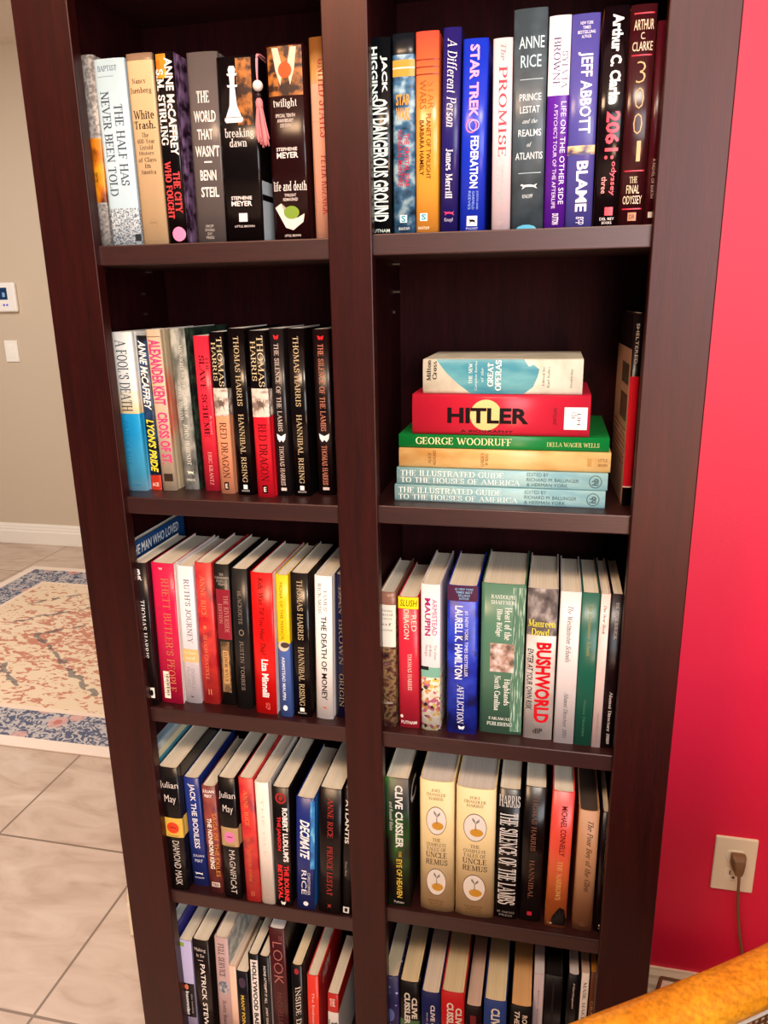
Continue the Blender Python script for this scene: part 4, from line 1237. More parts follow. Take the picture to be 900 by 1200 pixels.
def guide(x0, x1, y, zz, label):
    book(g, label, x0, x1, y, .0240, 0, zz, noisy([(.4, '#86b2ba'), (.6, '#9cc2c2')], 25, (3, 3, 1)),
         [T('THE ILLUSTRATED GUIDE', '#f2f6ee', .53, .86, .02, .52, 1, TT, .0), T('TO THE HOUSES OF AMERICA', '#f2f6ee', .12, .44, .02, .60, 1, TT, .0), T('EDITED BY', '#4a6064', .72, .92, .63, .73, 1, A, -.005), T('RICHARD M. BALLINGER', '#4a6064', .42, .62, .63, .87, 1, A, -.005), T('& HERMAN YORK', '#4a6064', .12, .32, .63, .82, 1, A, -.005),
          O('#4a6a68', .12, .88, .915, .975, P, 1, .16), H('hb', '#3a5658', .3, .7, .93, .96, P, .03)], d=.21, mode='lie', bulge=.0015, paper='#e6dcc4')


guide(-.1035, .1885, .041, z, 'pale blue hardcover at the very bottom of the flat stack')
guide(-.1005, .1905, .043, z + .0245, 'pale blue hardcover second from the bottom of the flat stack')
book(g, 'worn tan hardcover lying above the two pale blue ones', -.0975, .1930, .046, .0275, 0, z + .049, noisy([(.35, '#cf9c58'), (.55, '#e0b878')], 18, (2, 2, 1)),
     [H('ALICE', '#7a4a20', .2, .8, .145, .16, A, .0), H('ADAMS', '#7a4a20', .1, .9, .168, .183, A, .0), H('GARDEN', '#7a4a20', .15, .85, .40, .415, TT, .0), H('WALKS', '#7a4a20', .2, .8, .42, .435, TT, .0), R('#b08848', .3, .7, .895, .915, P), T('LITTLE', '#8a5a28', .55, .7, .945, .985, 1, P, .0), T('BROWN', '#8a5a28', .3, .45, .945, .985, 1, P, .0)], d=.205, mode='lie')
book(g, 'thin bright green hardcover with cream title in the flat stack', -.0980, .1900, .048, .0190, 0, z + .077, plain('#127a36', .3),
     [T('GEORGE WOODRUFF', '#ecdfa8', .28, .80, .085, .55, 1, TT, .01), T('DELLA WAGER WELLS', '#d8d08c', .3, .62, .715, .955, 1, A, .0)], d=.20, mode='lie', bulge=.0012)
book(g, 'thick red hardcover with a yellow disc and white library sticker, second from the top', -.0780, .1630, .049, .0560, 0, z + .0965, plain('#c22238', .3),
     [O('#eac684', .12, .88, .335, .515, EM), T('HITLER', '#2a1414', .30, .68, .205, .665, 1, TT, .035), T('A BIOGRAPHY', '#2a1010', .07, .13, .28, .58, 1, TT, .01), T('JOHN TOLAND', '#5a1018', .3, .7, .80, .825, 0, A, .0), R('#efeaea', .18, .72, .86, .985, 'library_sticker', 3), H('921', '#505058', .45, .6, .90, .925, 'library_sticker', .0), H('HIT', '#505058', .3, .62, .93, .95, 'library_sticker', .0)], d=.165, mode='lie', bulge=.004)
OPB = noisy([(.4, '#3a8a9c'), (.6, '#6aaab2')], 40, (1, 1, .3))
book(g, 'cream hardcover with a torn teal picture band on top of the flat stack', -.0635, .1510, .052, .0465, 0, z + .153, noisy([(.35, '#cfc9b4'), (.55, '#e6e0cc')], 30),
     [S(OPB, [[(1, .085), (.62, .15), (.30, .225), (.0, .31), (.0, .64), (.22, .70), (.5, .725), (.72, .735), (.85, .70), (.8, .67), (1, .64)]], .0, 1, .0, 1, 'cover_picture'), H('Milton', '#2a2a26', .38, .98, .025, .052, A, .02), H('Cross', '#2a2a26', .42, .95, .062, .09, A, .02),
      H('THE NEW', '#eef2ea', .3, .9, .295, .318, TT, .01), H('Complete Stories', '#e0ece8', .1, .95, .333, .352, TT, .0, .2), H('of the', '#e0ece8', .35, .75, .372, .388, TT, .0, .2), H('GREAT', '#f6f4ea', .22, .9, .415, .45, TT, .03), H('OPERAS', '#f6f4ea', .1, .98, .463, .50, TT, .03), H('Edited by', '#6a665a', .25, .8, .755, .772, A, .0), H('Karl Kohrs', '#6a665a', .2, .8, .785, .80, A, .0), H('Doubleday', '#6a665a', .2, .75, .925, .94, P, .0)], d=.15, mode='lie', bulge=.003)
# the upright one beside the stack
g = None
book(g, 'upright black and red book with printed cover, right of the flat stack', .2120, .2235, .062, .2575, .0, z, '#1a1216',
     [T('SHELTERED', '#c8b8b0', .3, .62, .05, .25, 1, TT, .0), R('#c41626', .0, 1, .315, .90, LB), R('#f0e4d8', .0, 1, .893, .899, 'rule_line', 2)], d=.165, rz=.03,
     lside='#c89a80', side_decor=[('L', dict(t='R', c='#221418', r=(0, 1, 0, .18), n='cover_panel', lv=1)), ('L', dict(t='R', c='#5a4a3c', r=(.45, .9, .26, .37), n='cover_picture', lv=2)), ('L', dict(t='R', c='#6a4a3e', r=(.45, .9, .42, .56), n='cover_picture', lv=2))] +
     [('L', dict(t='R', c='#8a6450', r=(.08, .92, f, f + .006), n='cover_print', lv=2)) for f in (.60, .63, .66, .69, .72, .75, .78)])

# ---- third shelf, right column
g = 'books on the third shelf of the right column'
z = RS['R3']
FLOR = noisy([(.36, '#2a1c1e'), (.46, '#6a4038'), (.54, '#a88a5c'), (.62, '#4a3a30'), (.72, '#b8707a')], 70, detail=5)
book(g, 'dark floral hardcover with a cream label, leftmost on the third right shelf', -.1283, -.1040, .029, .224, .002, z, FLOR,
     [R('#e6e2d4', .0, 1, .09, .395, LB)] + [H(s, '#7a7468', .15, .8, f, f + .018, LB, -.005) for s, f in (('Sense', .12), ('and', .15), ('beauty', .18), ('of', .22), ('home', .26))] + [H('CLARION', '#d8ccc0', .2, .8, .81, .825, P, .0)], [(.09, '#8a6050'), (1, FLOR)])
book(g, 'red hardcover with yellow tape across its head', -.0987, -.0682, .031, .2175, .0, z, '#c8283c',
     [R('#efdc1c', .0, 1, .0, .085, 'yellow_tape', 2), H('SLUSH', '#3a3408', .1, .95, .018, .065, 'yellow_tape', .0, .2), T('RED', '#f0e0d4', .66, .9, .13, .25, 1, TT, .0), T('DRAGON', '#f0e0d4', .28, .54, .09, .31, 1, TT, .0), T('THOMAS HARRIS', '#f0d4cc', .46, .66, .42, .70, 1, A, .0), O('#f0d8d0', .05, .2, .90, .925, P), H('PUTNAM', '#f0e0d8', .1, .9, .945, .97, P, .01)])
CONF = noisy([(0, '#f0ead0'), (.3, '#e8c860'), (.45, '#f2ece0'), (.62, '#c86a8a'), (.72, '#3a3030'), (.80, '#e8dcc8'), (.92, '#d89a50')], 190, kind='vor')
book(g, 'white hardcover with magenta capitals and a confetti patterned foot', -.0640, -.0352, .03, .2405, .0, z, '#e4d6d8',
     [T('ARMISTEAD', '#c05a88', .58, .84, .095, .335, 1, A, .0), T('MAUPIN', '#b02a72', .2, .5, .09, .34, 1, A, .03), T('The Days', '#6a6468', .66, .82, .40, .50, 1, TT, -.01, .2), T('of Anna', '#6a6468', .42, .58, .40, .48, 1, TT, -.01, .2), T('Madrigal', '#6a6468', .18, .36, .40, .48, 1, TT, -.01, .2), R('#7ab09c', .0, 1, .555, .625, LB, 2), R('#20282a', .0, .4, .55, .575, EM, 3)],
     [(.60, '#e4d6d8'), (1, CONF)])
book(g, 'cobalt blue marbled hardcover with bold white sideways name', -.0248, .0195, .03, .2415, .0, z, noisy([(.36, '#1c1c5c'), (.48, '#1d2fb0'), (.60, '#2a44c8'), (.68, '#2a2440')], 26),
     [R('#4c2440', 0, 1, .0, .10, LB)] + lines(['#1 NEW YORK', 'TIMES BEST', 'SELLING', 'AUTHOR'], '#8ac0e8', .25, .85, .015, .095, LB, .01) + [T('#1 NEW YORK TIMES BESTSELLER', '#e8e8f4', .58, .70, .16, .60, 1, A, .0), T('LAURELL K. HAMILTON', '#f2f2f6', .26, .52, .13, .62, 1, A, .02), T('AFFLICTION', '#f0f0f6', .36, .58, .66, .93, 1, TT, .0), S('#f2f2f6', MOTH, .40, .62, .945, .975, P)])
GRN = '#527a62'
book(g, 'thick sage green hardcover with white streaks and a small square picture', .0243, .0873, .04, .244, .0, z, GRN,
     [R(noisy([(.53, GRN), (.62, '#b8d0bc')], 60, (8, 1, .6)), .72, 1.0, .02, .98, 'cover_print'), H('RANDOLPH', '#e6ece0', .22, .76, .07, .095, A, .01), H('SHAFFNER', '#e6ece0', .22, .76, .105, .13, A, .01), T('Heart of the', '#f0f2e6', .54, .70, .15, .36, 1, TT, .01), T('Blue Ridge', '#f0f2e6', .33, .48, .16, .34, 1, TT, .01),
      R(noisy([(.38, '#6a5a50'), (.5, '#b89484'), (.64, '#d8d0cc')], 70), .22, .78, .385, .575, 'cover_picture', 2), T('Highlands', '#f0f2e6', .54, .70, .62, .80, 1, TT, .01), T('North Carolina', '#f0f2e6', .34, .48, .60, .84, 1, TT, .01), H('FARAWAY', '#e6ece0', .22, .74, .885, .905, P, .01), H('PUBLISHING', '#e6ece0', .18, .78, .92, .945, P, .01)], bulge=.0015)
book(g, 'grey and white hardcover with huge red sideways title and yellow name', .0905, .1328, .036, .2425, .0, z, noisy([(.4, '#c4b8b0'), (.6, '#dcd4cc')], 22),
     [R(noisy([(.38, '#3a3434'), (.52, '#6a6260'), (.66, '#b8aea8')], 50, (1, 1, .6)), .0, 1, .0, .30, 'cover_picture'), H('Maureen', '#eee04a', .04, .96, .20, .245, A, .01), H('Dowd', '#eee04a', .16, .76, .255, .30, A, .01), T('BUSHWORLD', '#cc1420', .34, .86, .345, .885, 1, TT, .04), T('ENTER AT YOUR OWN RISK', '#2a2222', .06, .26, .39, .80, 1, TT, .01, .2), H('dlP', '#2a2424', .34, .66, .925, .96, P, .01)])
book(g, 'plain white annual with faint grey script, fifth from the right post end', .1355, .1640, .03, .242, .0005, z, '#dcd2d0',
     [T('The Westminster Schools', '#6a6060', .38, .64, .09, .45, 1, TT, -.012, .25), T('Alumni Directory 2005', '#605656', .38, .64, .65, .965, 1, TT, -.012, .25)], bulge=.0006)
book(g, 'plain dark green annual with gold script', .1648, .1892, .03, .242, .0005, z, '#1d5a48',
     [T('The Westminster Schools', '#a8a060', .42, .64, .07, .40, 1, TT, -.008, .25), T('Alumni Directory', '#4a7a5c', .4, .6, .68, .94, 1, TT, -.006)], bulge=.0006)
book(g, 'thin pale pink annual between green and dark maroon ones', .1900, .2026, .028, .2425, .001, z, '#dcc0b8',
     [T('The Bear Book', '#6a4a4a', .35, .65, .07, .25, 1, TT, -.006, .2), T('Alumni Directory 97', '#a07a78', .4, .65, .76, .97, 1, TT, -.012, .2)], bulge=.0004)
book(g, 'dark maroon annual with white sideways title beside the right post', .2036, .2200, .029, .243, .0015, z, '#281018',
     [T('THE TEXAS SURGICAL', '#d8ccc8', .40, .66, .05, .28, 1, TT, .0), T('Alumni Directory 2009', '#e6dcd8', .36, .68, .62, .97, 1, TT, .005)], bulge=.0004)

# ---- fourth shelf, right column
g = 'books on the fourth shelf of the right column'
z = RS['R4']
GLOW = noisy([(.44, '#0a0807'), (.54, '#1c4a14'), (.64, '#6ec81c')], 13, (1.4, 1, .5))
book(g, 'black and glowing green hardcover with white sideways name', -.1213, -.0820, .02, .245, .0, z, GLOW,
     [T('CLIVE CUSSLER', '#f2eee6', .40, .72, .05, .53, 1, A, .03), T('and Russell Blake', '#d8d8c8', .16, .3, .18, .40, 1, A, .0, .2), T('THE', '#e8c03c', .52, .64, .555, .605, 1, TT, .01), T('EYE OF HEAVEN', '#ecc43c', .42, .66, .62, .93, 1, TT, .02), H('Putnam', '#e6e0d8', .3, .72, .955, .975, P, .0)], bulge=.001,
     side='#181412', side_decor=[('R', dict(t='T', s='C', c='#e8e4dc', r=(.04, .35, .08, .24), v=0, n='cover_title', b=.02, sh=0))])
CREAM = plain('#ecd29c', .4)


def remus(x0, x1, y, h, label):
    dec = lines(['JOEL', 'CHANDLER', 'HARRIS'], '#6a4420', .2, .76, .055, .145, A, -.004)
    for f0 in (.185, .66):
        dec += [O('#6a4a34', .19, .79, f0, f0 + .215, EM, 1), O('#f2e8dc', .205, .775, f0 + .006, f0 + .209, EM, 2), S('#8a8078', SPRIG, .35, .66, f0 + .03, f0 + .13, EM, 3), O('#d89a2c', .36, .70, f0 + .115, f0 + .175, EM, 3)]
    dec += [H('THE', '#5a3418', .38, .62, .425, .452, TT, .0), H('COMPLETE', '#5a3418', .2, .78, .462, .487, TT, .0), H('TALES OF', '#5a3418', .2, .78, .496, .523, TT, .0), H('UNCLE', '#5a3418', .18, .80, .533, .575, TT, .01), H('REMUS', '#5a3418', .18, .82, .588, .63, TT, .01)]
    dec += lines(['HOUGHTON', 'MIFFLIN', 'COMPANY'], '#8a6430', .24, .72, .91, .975, P, -.004)
    book(g, label, x0, x1, y, h, .0, z, CREAM, dec, bulge=.005, paper='#ddd0c4')


remus(-.0660, -.0115, .0255, .2465, 'thick cream yellow hardcover with oval pictures, next to the green and black one')
remus(-.0080, .0535, .0255, .2415, 'thick cream yellow hardcover with oval pictures, next to the white striped black one')
book(g, 'black hardcover packed with tall jagged white sideways letters', .0562, .0910, .029, .2435, .001, z, plain('#0c0908', .22),
     [H('HARRIS', '#f2eee8', .04, .96, .045, .13, A, .0), T('THE SILENCE OF THE LAMBS', '#ece6e0', .1, .9, .175, .885, 1, TT, .02), H('ST. MARTINS', '#a8a09a', .1, .9, .94, .955, P, .0), H('PRESS', '#a8a09a', .2, .8, .965, .98, P, .0)])
book(g, 'black hardcover with dull brown sideways capitals and small red mark', .0935, .1275, .031, .251, .003, z, plain('#120808', .22),
     [T('THOMAS HARRIS', '#8a5a44', .40, .62, .06, .46, 1, A, -.006), T('HANNIBAL', '#8a5a44', .40, .62, .53, .82, 1, TT, -.006), R('#d02440', .4, .62, .925, .955, P)])
book(g, 'orange hardcover with a tree silhouette and dark red sideways name', .1355, .1685, .027, .2515, .003, z, grad([(.0, '#f09040'), (.3, '#ee7a3c'), (.6, '#e4523c'), (1, '#d83a38')], .3, .02),
     [T('MICHAEL CONNELLY', '#6a1018', .46, .72, .10, .46, 1, A, .01), T('THE NARROWS', '#f4c878', .42, .66, .50, .79, 1, TT, .0), S('#1c1010', [[(0, 1), (.1, .6), (.25, .7), (.3, .35), (.45, .5), (.55, .1), (.65, .45), (.85, .2), (.8, .6), (1, .75), (.95, 1)]], .25, 1, .83, .985, 'cover_picture'), H('LB', '#f0d0b0', .15, .35, .965, .98, P, .0)])
book(g, 'shorter caramel tan hardcover with thin brown script', .1790, .2092, .029, .2225, .0, z, plain('#bd8a64', .4),
     [T('The Poor Boy of the Glen', '#4a2c1c', .4, .74, .08, .66, 1, TT, -.014, .3), O('#8a5c40', .36, .66, .925, .965, P, 1, .2), H('PRESS', '#8a5c40', .34, .7, .935, .955, P, -.01)], paper='#4a3c34', bulge=.003)
book(g, 'thin dark maroon hardcover with white print beside the right post, fourth right shelf', .2128, .2245, .03, .2225, .0, z, '#241014',
     [T('A FRIEND, HELP FEARLESSNESS, MANY CAP', '#e0d4cc', .62, .8, .06, .60, 1, TT, .0), H('S', '#d8ccc4', .5, .85, .93, .97, P, .0)])

# ---- bottom shelf, right column
g = 'books on the bottom shelf of the right column'
z = RS['R5']
STAR = noisy([(.0, '#1a1440'), (.66, '#201a58'), (.70, '#8a90d8'), (.74, '#f0f0fa')], 90, detail=1)
book(g, 'starry indigo hardcover, leftmost on the bottom right shelf', -.1315, -.1035, .02, .238, .0, z, STAR, [O('#6a78c0', .1, .7, .3, .42, 'cover_picture')], paper='#e6d8b8')


def cuss(x0, x1, h, col, label, nm2, bands=None, paper='#e8d4ac', txt='#f2ece2'):
    book(g, label, x0, x1, .02, h, .0, z, col,
         [T('CLIVE', txt, .62, .9, .14, .34, 1, A, .04), T('CUSSLER', txt, .24, .54, .10, .40, 1, A, .04), T(nm2, '#e0b858', .3, .6, .52, .9, 1, TT, .01)], bands, paper=paper)


cuss(-.1025, -.0683, .232, '#1c1412', 'dark hardcover with green lower spine and white stacked name, second on the bottom right shelf', 'SAHARA', [(.36, '#1c1412'), (1, '#4c7a50')])
book(g, 'navy hardcover with small white sideways name, left of the scarlet one', -.0647, -.0323, .02, .217, .0, z, '#1c2058',
     [T('CLIVE CUSSLER', '#f0ecec', .5, .74, .12, .56, 1, A, .035), T('AND JUSTIN SCOTT', '#d8d4dc', .26, .36, .2, .6, 1, A, .0)], paper='#ecdfcc', side='#7888a8')
cuss(-.0298, .0097, .226, '#c01c20', 'scarlet hardcover with white stacked name on the bottom right shelf', 'DRAGON')
book(g, 'short dark red hardcover with pinkish page edges', .0117, .0393, .02, .204, .0, z, '#2a1012', [R('#7a1820', .3, .66, .1, .8, LB), T('ZERO', '#e0a090', .38, .58, .2, .5, 1, TT, .02)], paper='#ddbfae')
book(g, 'blue hardcover with large white sideways capitals on the bottom right shelf', .0428, .0805, .02, .224, .0, z, '#2a3f80',
     [T('CLIVE CUSSLER', '#f2ece0', .32, .72, .07, .62, 1, A, .03)], paper='#ecd8b0')
book(g, 'black hardcover with two lines of white sideways letters, bottom right shelf', .0868, .1225, .02, .222, .0, z, '#1c1414',
     [T('ROBERT LUDLUM', '#f0e6da', .56, .80, .08, .55, 1, A, .02), T('THE URGENT', '#f0e6da', .2, .44, .05, .5, 1, TT, .02, .2)], paper='#e6b47c')
book(g, 'pale lilac spiral-edged manual with faint script', .1238, .1402, .045, .268, .0, z, '#c8b8c0', [T('Slow Cooking', '#8a7a88', .35, .6, .12, .5, 1, TT, -.01, .2)], kind='soft', paper='#e0d8dc', d=.19)
book(g, 'wide plain black binder on the bottom right shelf', .1412, .1715, .045, .27, .0, z, '#141012', [R('#2a2426', .44, .52, .02, .98, 'spine_groove')], paper='#1c1616', d=.19, bulge=.001, name='ring_binder', cat='binder')
book(g, 'black hardcover with small white script, right of the binder', .1757, .1948, .045, .279, .003, z, '#1a1214', [T('Harlequin', '#e8e0d8', .4, .64, .06, .25, 1, TT, .0, .3)], paper='#d8d0d0', d=.185)
book(g, 'white paperback with black sideways capitals, second from the right end', .1985, .2108, .045, .285, .002, z, '#ecdcd4', [T('MASK MAKING', '#2a1c1c', .28, .70, .06, .40, 1, TT, .0), T('CAROLE SIVIN', '#4a3a38', .3, .6, .5, .8, 1, A, -.006)], kind='soft', paper='#d8b8a8', d=.18)
book(g, 'thin brown paperback against the right panel, bottom right shelf', .2140, .2235, .045, .289, .001, z, '#6a3a24', [T('CRAFTS', '#d8a870', .3, .65, .2, .4, 1, TT, .0)], kind='soft', paper='#c8862c', d=.18)

# ------------------------------------------------------------------ tassel bookmark hanging out of the chess-piece book
tb = thing('tassel_bookmark', 'pink tassel bookmark with a pearl bead hanging beside the chess piece spine', 'bookmark', (-.2685, .0145, LS['L1']))
rr = random.Random(3)
bm = bmesh.new()
sweep(bm, smooth_path([(-.006, .10, .2215), (-.003, .03, .2222), (0.000, .004, .2205), (0, 0, .205), (.0005, 0, .19)], 5), circ(.0011, 6))
sweep(bm, smooth_path([(.002, .03, .2222), (.0018, .004, .2205), (.0012, 0, .205), (.0005, 0, .19)], 5), circ(.0009, 6))
link('cord', bm, plain('#e08c96', .7), tb, smooth=True)
bm = bmesh.new()
bmesh.ops.create_uvsphere(bm, u_segments=20, v_segments=12, radius=.0066, matrix=Matrix.Translation((.0005, 0, .1845)))
link('pearl_bead', bm, plain('#efe2dc', .15), tb, smooth=True)
bm = bmesh.new()
bmesh.ops.create_uvsphere(bm, u_segments=12, v_segments=8, radius=.0035, matrix=Matrix.Translation((.0008, 0, .1735)))
link('dark_bead', bm, plain('#2a1a1c', .3), tb, smooth=True)
bm = bmesh.new()
sweep(bm, [(.001, 0, .170), (.0012, 0, .166), (.0014, 0, .160), (.0016, 0, .1585)], circ(.0048, 10), scl=[.6, 1, 1, .7])
for i in range(26):
    a = rr.uniform(0, 6.28)
    q = rr.uniform(.2, 1) ** .5
    e = .0085 * q
    sweep(bm, smooth_path([(.0014 + .003 * math.cos(a), .003 * math.sin(a), .160), (.002 + e * .8 * math.cos(a), e * .5 * math.sin(a), .138), (.004 + e * math.cos(a) + rr.uniform(-.001, .001), e * .6 * math.sin(a), .117 + rr.uniform(-.004, .006))], 3), circ(.0011, 5))
link('tassel', bm, plain('#dd8488', .75), tb, smooth=True)

# ------------------------------------------------------------------ outlet and cord on the red wall
WY = .285
out = thing('wall_outlet', 'cream double wall outlet on the red wall, a brown plug in it', 'wall outlet', (.4765, WY, -.7690))
link('wall_plate', bx(-.0365, .0365, -.006, 0, -.058, .058), plain('#f0dfbf', .35), out, bevel=.0028, seg=3)
for zc in (.0195, -.0195):
    bm = bmesh.new()
    pr = [(.0172 * math.cos(t), max(-.0122, min(.0122, .0172 * math.sin(t)))) for t in [i * math.pi / 16 for i in range(32)]]
    lo = [bm.verts.new((p[0], -.0055, zc + p[1])) for p in pr]
    hi = [bm.verts.new((p[0] * .97, -.0078, zc + p[1] * .97)) for p in pr]
    for i in range(32):
        bm.faces.new((lo[i], lo[(i + 1) % 32], hi[(i + 1) % 32], hi[i]))
    bm.faces.new(hi)
    rc = link('receptacle', bm, plain('#f4e6ca', .3), out)
    bm = bmesh.new()
    box(bm, -.0078, -.0058, -.0081, -.0075, zc - .001, zc + .0075)
    box(bm, .0055, .0071, -.0081, -.0075, zc - .0005, zc + .0065)
    sweep(bm, [(0, -.0075, zc - .0068), (0, -.0081, zc - .0068)], circ(.0024, 12))
    link('slot', bm, plain('#3a2e24', .6), rc)
bm = bmesh.new()
sweep(bm, [(0, -.0055, 0), (0, -.0072, 0)], circ(.003, 12))
link('screw', bm, plain('#d8c8a8', .3), out)
BRN = plain('#7a5a38', .45)
cd = thing('power_cord', 'brown electric cord and plug hanging from the outlet down behind the chair', 'power cord', (.4765, WY, -.7690))
bm = bmesh.new()
vs = []
for y, sx, z0, z1 in ((-.0083, .0125, .009, .030), (-.018, .0125, .006, .030), (-.026, .009, .000, .024), (-.030, .006, -.006, .012)):
    vs.append([bm.verts.new((x, y, zz)) for x, zz in ((-sx + .003, z0), (sx + .003, z0), (sx + .003, z1), (-sx + .003, z1))])
for r0, r1 in zip(vs, vs[1:]):
    for i in range(4):
        bm.faces.new((r0[i], r0[(i + 1) % 4], r1[(i + 1) % 4], r1[i]))
bm.faces.new(vs[0])
bm.faces.new(vs[-1])
link('plug', bm, BRN, cd, bevel=.002)
bm = bmesh.new()
sweep(bm, smooth_path([(.003, -.026, .006), (.0045, -.0285, -.012), (.008, -.026, -.06), (.018, -.022, -.13), (.036, -.020, -.21), (.062, -.024, -.30), (.085, -.026, -.37), (.12, -.032, -.394), (.22, -.038, -.3978)], 8), circ(.0026, 8, .0019))
link('cord', bm, BRN, cd, smooth=True)

# ------------------------------------------------------------------ storage bin by the skirting
bn = thing('storage_bin', 'cream fabric storage bin with sagging lid and brown edging on the floor below the outlet', 'bin', (.357, .212, FLOOR), (0, 0, -.045))
FAB = noisy([(.35, '#d8c8ac'), (.6, '#e8dac2')], 160, rough=.9)
hgt, th = .185, .006
ang = math.radians(0)
c0, c1, c2, c3 = Vector((0, 0)), Vector((.30, .012)), Vector((.16, -.30)), Vector((-.14, -.31))
quad = [Vector((0, 0)), Vector((.29, .0)), Vector((.235, -.20)), Vector((-.048, -.16))]
ctr = sum(quad, Vector((0, 0))) / 4
bm = bmesh.new()
ou = [[bm.verts.new((q.x, q.y, zz)) for q in quad] for zz in (0.0, hgt)]
inn = [[bm.verts.new(((q - ctr) * .96 + ctr).to_3d() + Vector((0, 0, zz))) for q in quad] for zz in (.008, hgt)]
for i in range(4):
    j = (i + 1) % 4
    bm.faces.new((ou[0][i], ou[0][j], ou[1][j], ou[1][i]))
    bm.faces.new((inn[0][j], inn[0][i], inn[1][i], inn[1][j]))
    bm.faces.new((ou[1][i], ou[1][j], inn[1][j], inn[1][i]))
bm.faces.new(ou[0])
bm.faces.new(inn[0])
link('body', bm, FAB, bn)
bm = bmesh.new()
rim_ = [bm.verts.new(((q - ctr) * .97 + ctr).to_3d() + Vector((0, 0, hgt - .002))) for q in quad]
mid_ = bm.verts.new((ctr.x, ctr.y, hgt - .022))
for i in range(4):
    bm.faces.new((rim_[i], rim_[(i + 1) % 4], mid_))
link('lid', bm, FAB, bn)
bm = bmesh.new()
for i in range(4):
    a, b = quad[i], quad[(i + 1) % 4]
    sweep(bm, [(a.x, a.y, hgt), (b.x, b.y, hgt)], circ(.0035, 8))
link('edging', bm, plain('#6a4a2c', .6), bn)

# ------------------------------------------------------------------ cane armchair at the lower right
VARN = wood('golden_varnished_wood', '#c8780c', '#eda326', 0.28, sc=(9, 9, 9), bump=.02)


def cane_material():
    mt, nt, p = base('woven_cane')
    L = nt.links.new
    tc = nt.nodes.new('ShaderNodeTexCoord')
    mp = nt.nodes.new('ShaderNodeMapping')
    L(tc.outputs['Object'], mp.inputs['Vector'])
    ws = []
    for d_, s_ in (('X', 46), ('Z', 46)):
        w_ = nt.nodes.new('ShaderNodeTexWave')
        w_.bands_direction = d_
        w_.inputs['Scale'].default_value = s_
        w_.inputs['Distortion'].default_value = 1.2
        L(mp.outputs[0], w_.inputs['Vector'])
        ws.append(w_.outputs['Fac'])
    mu = nt.nodes.new('ShaderNodeMath')
    mu.operation = 'MULTIPLY'
    L(ws[0], mu.inputs[0])
    L(ws[1], mu.inputs[1])
    r = ramp_node(nt, [(.05, '#3a2010'), (.35, '#8a5a34'), (.8, '#b8875a')])
    L(mu.outputs[0], r.inputs[0])
    L(r.outputs[0], p.inputs['Base Color'])
    b = nt.nodes.new('ShaderNodeBump')
    b.inputs['Strength'].default_value = .9
    b.inputs['Distance'].default_value = .004
    L(mu.outputs[0], b.inputs['Height'])
    L(b.outputs[0], p.inputs['Normal'])
    p.inputs['Roughness'].default_value = .55
    return mt


CANE = cane_material()
ch = thing('armchair', 'golden varnished wooden armchair with woven cane sides at the lower right', 'chair', (.45, -.60, FLOOR))
OFF = Vector((-.45, .60, -FLOOR))
arm = [(.045, -.520, -.442), (.133, -.455, -.430), (.171, -.431, -.426), (.233, -.393, -.424), (.297, -.354, -.421), (.351, -.319, -.418), (.40, -.286, -.414), (.47, -.235, -.408), (.545, -.17, -.40)]
nrm = Vector((.56, -.83, 0))
W2 = .62
prof = circ(.0245, 16, .0195, .8)
for k, o_ in ((0, Vector((0, 0, 0))), (1, nrm * W2)):
    pth = [Vector(p) + o_ + OFF for p in smooth_path(arm, 5)]
    bm = bmesh.new()
    sweep(bm, pth, prof)
    link('armrest', bm, VARN, ch, smooth=True)
    sg = 1 if k == 0 else -1
    bead = [p + nrm * (.0165 * sg) + Vector((0, 0, -.0195)) for p in pth]
    bm = bmesh.new()
    sweep(bm, bead, circ(.0036, 8))
    link('piping', bm, plain('#b8aa9c', .5), ch, smooth=True)
    bm = bmesh.new()
    n = len(bead)
    top = [p + Vector((0, 0, .004)) for p in bead]
    th_ = nrm * (-.010 * sg)
    ring = []
    for p in top:
        ring.append([bm.verts.new(q) for q in (p, p + th_, Vector((p.x, p.y, .30)) + th_, Vector((p.x, p.y, .30)))])
    for a, b in zip(ring, ring[1:]):
        for i in range(4):
            bm.faces.new((a[i], a[(i + 1) % 4], b[(i + 1) % 4], b[i]))
    bm.faces.new(ring[0])
    bm.faces.new(ring[-1])
    link('cane_panel', bm, CANE, ch)
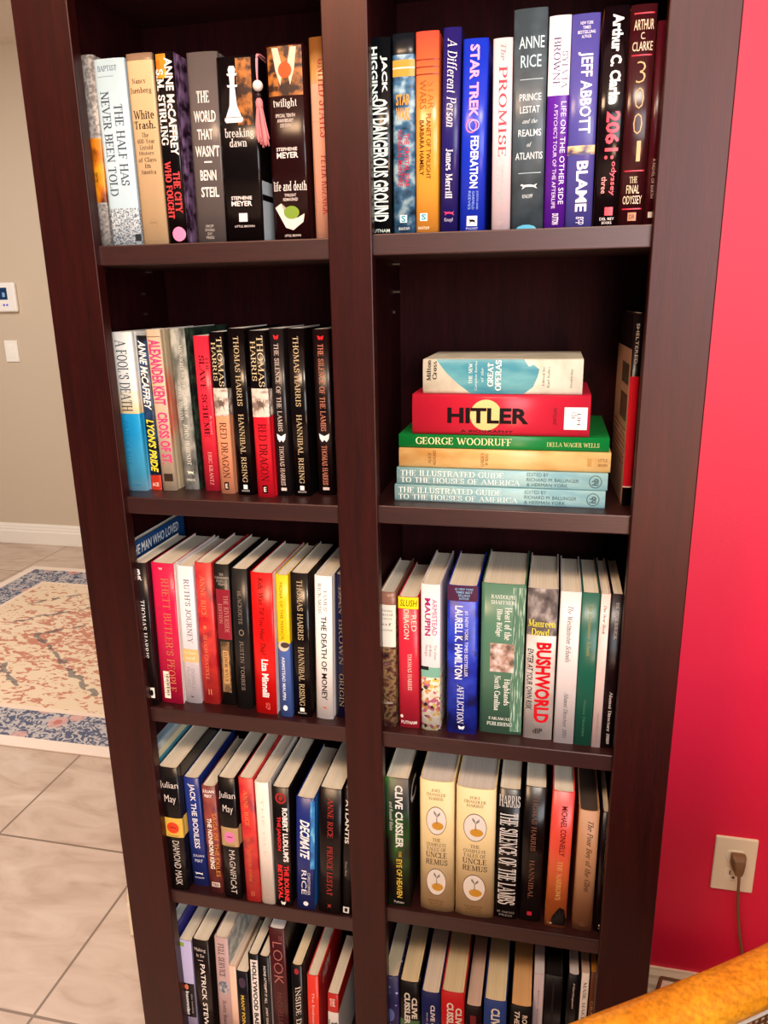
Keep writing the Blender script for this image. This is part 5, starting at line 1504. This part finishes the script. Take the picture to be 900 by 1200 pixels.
A0, A1 = Vector(arm[0]) + OFF, Vector(arm[-1]) + OFF
B0, B1 = A0 + nrm * W2, A1 + nrm * W2
for q in (A0, A1, B0, B1):
    bm = bmesh.new()
    sweep(bm, [(q.x, q.y, 0.0), (q.x, q.y, .35), (q.x, q.y, q.z - .01)], circ(.02, 12), scl=[.75, 1.1, 1.0])
    link('leg', bm, VARN, ch, smooth=True)
bm = bmesh.new()
sweep(bm, smooth_path([A1 + Vector((0, 0, .0)), A1 + nrm * .15 + Vector((.06, .04, .10)), A1 + nrm * .31 + Vector((.08, .055, .13)), A1 + nrm * .47 + Vector((.06, .04, .10)), B1], 6), prof)
link('back_rail', bm, VARN, ch, smooth=True)
bm = bmesh.new()
for a, b in ((A0, A1), (B0, B1), (A0, B0), (A1, B1)):
    sweep(bm, [(a.x, a.y, .30), (b.x, b.y, .30)], circ(.018, 10, .026))
link('seat_frame', bm, VARN, ch)
bm = bmesh.new()
k = .035
u = (A1 - A0).normalized()
u.z = 0
cs = [A0 + u * k + nrm * k, A1 - u * k + nrm * k, B1 - u * k - nrm * k, B0 + u * k - nrm * k]
lo = [bm.verts.new((c.x, c.y, .318)) for c in cs]
hi = [bm.verts.new((c.x, c.y, .40)) for c in cs]
for i in range(4):
    bm.faces.new((lo[i], lo[(i + 1) % 4], hi[(i + 1) % 4], hi[i]))
bm.faces.new(lo)
bm.faces.new(hi)
link('seat_cushion', bm, plain('#a89684', .9), ch, bevel=.03, seg=4)
bm = bmesh.new()
pa, pb = A1 + Vector((0, 0, -.02)), B1 + Vector((0, 0, -.02))
tq = u * .012
vv = [[bm.verts.new(q) for q in (Vector((c.x, c.y, .30)), Vector((c.x, c.y, .30)) + tq, Vector((c.x, c.y, c.z)) + tq, c)] for c in (pa, pb)]
for i in range(4):
    bm.faces.new((vv[0][i], vv[0][(i + 1) % 4], vv[1][(i + 1) % 4], vv[1][i]))
bm.faces.new(vv[0])
bm.faces.new(vv[1])
link('cane_panel', bm, CANE, ch)
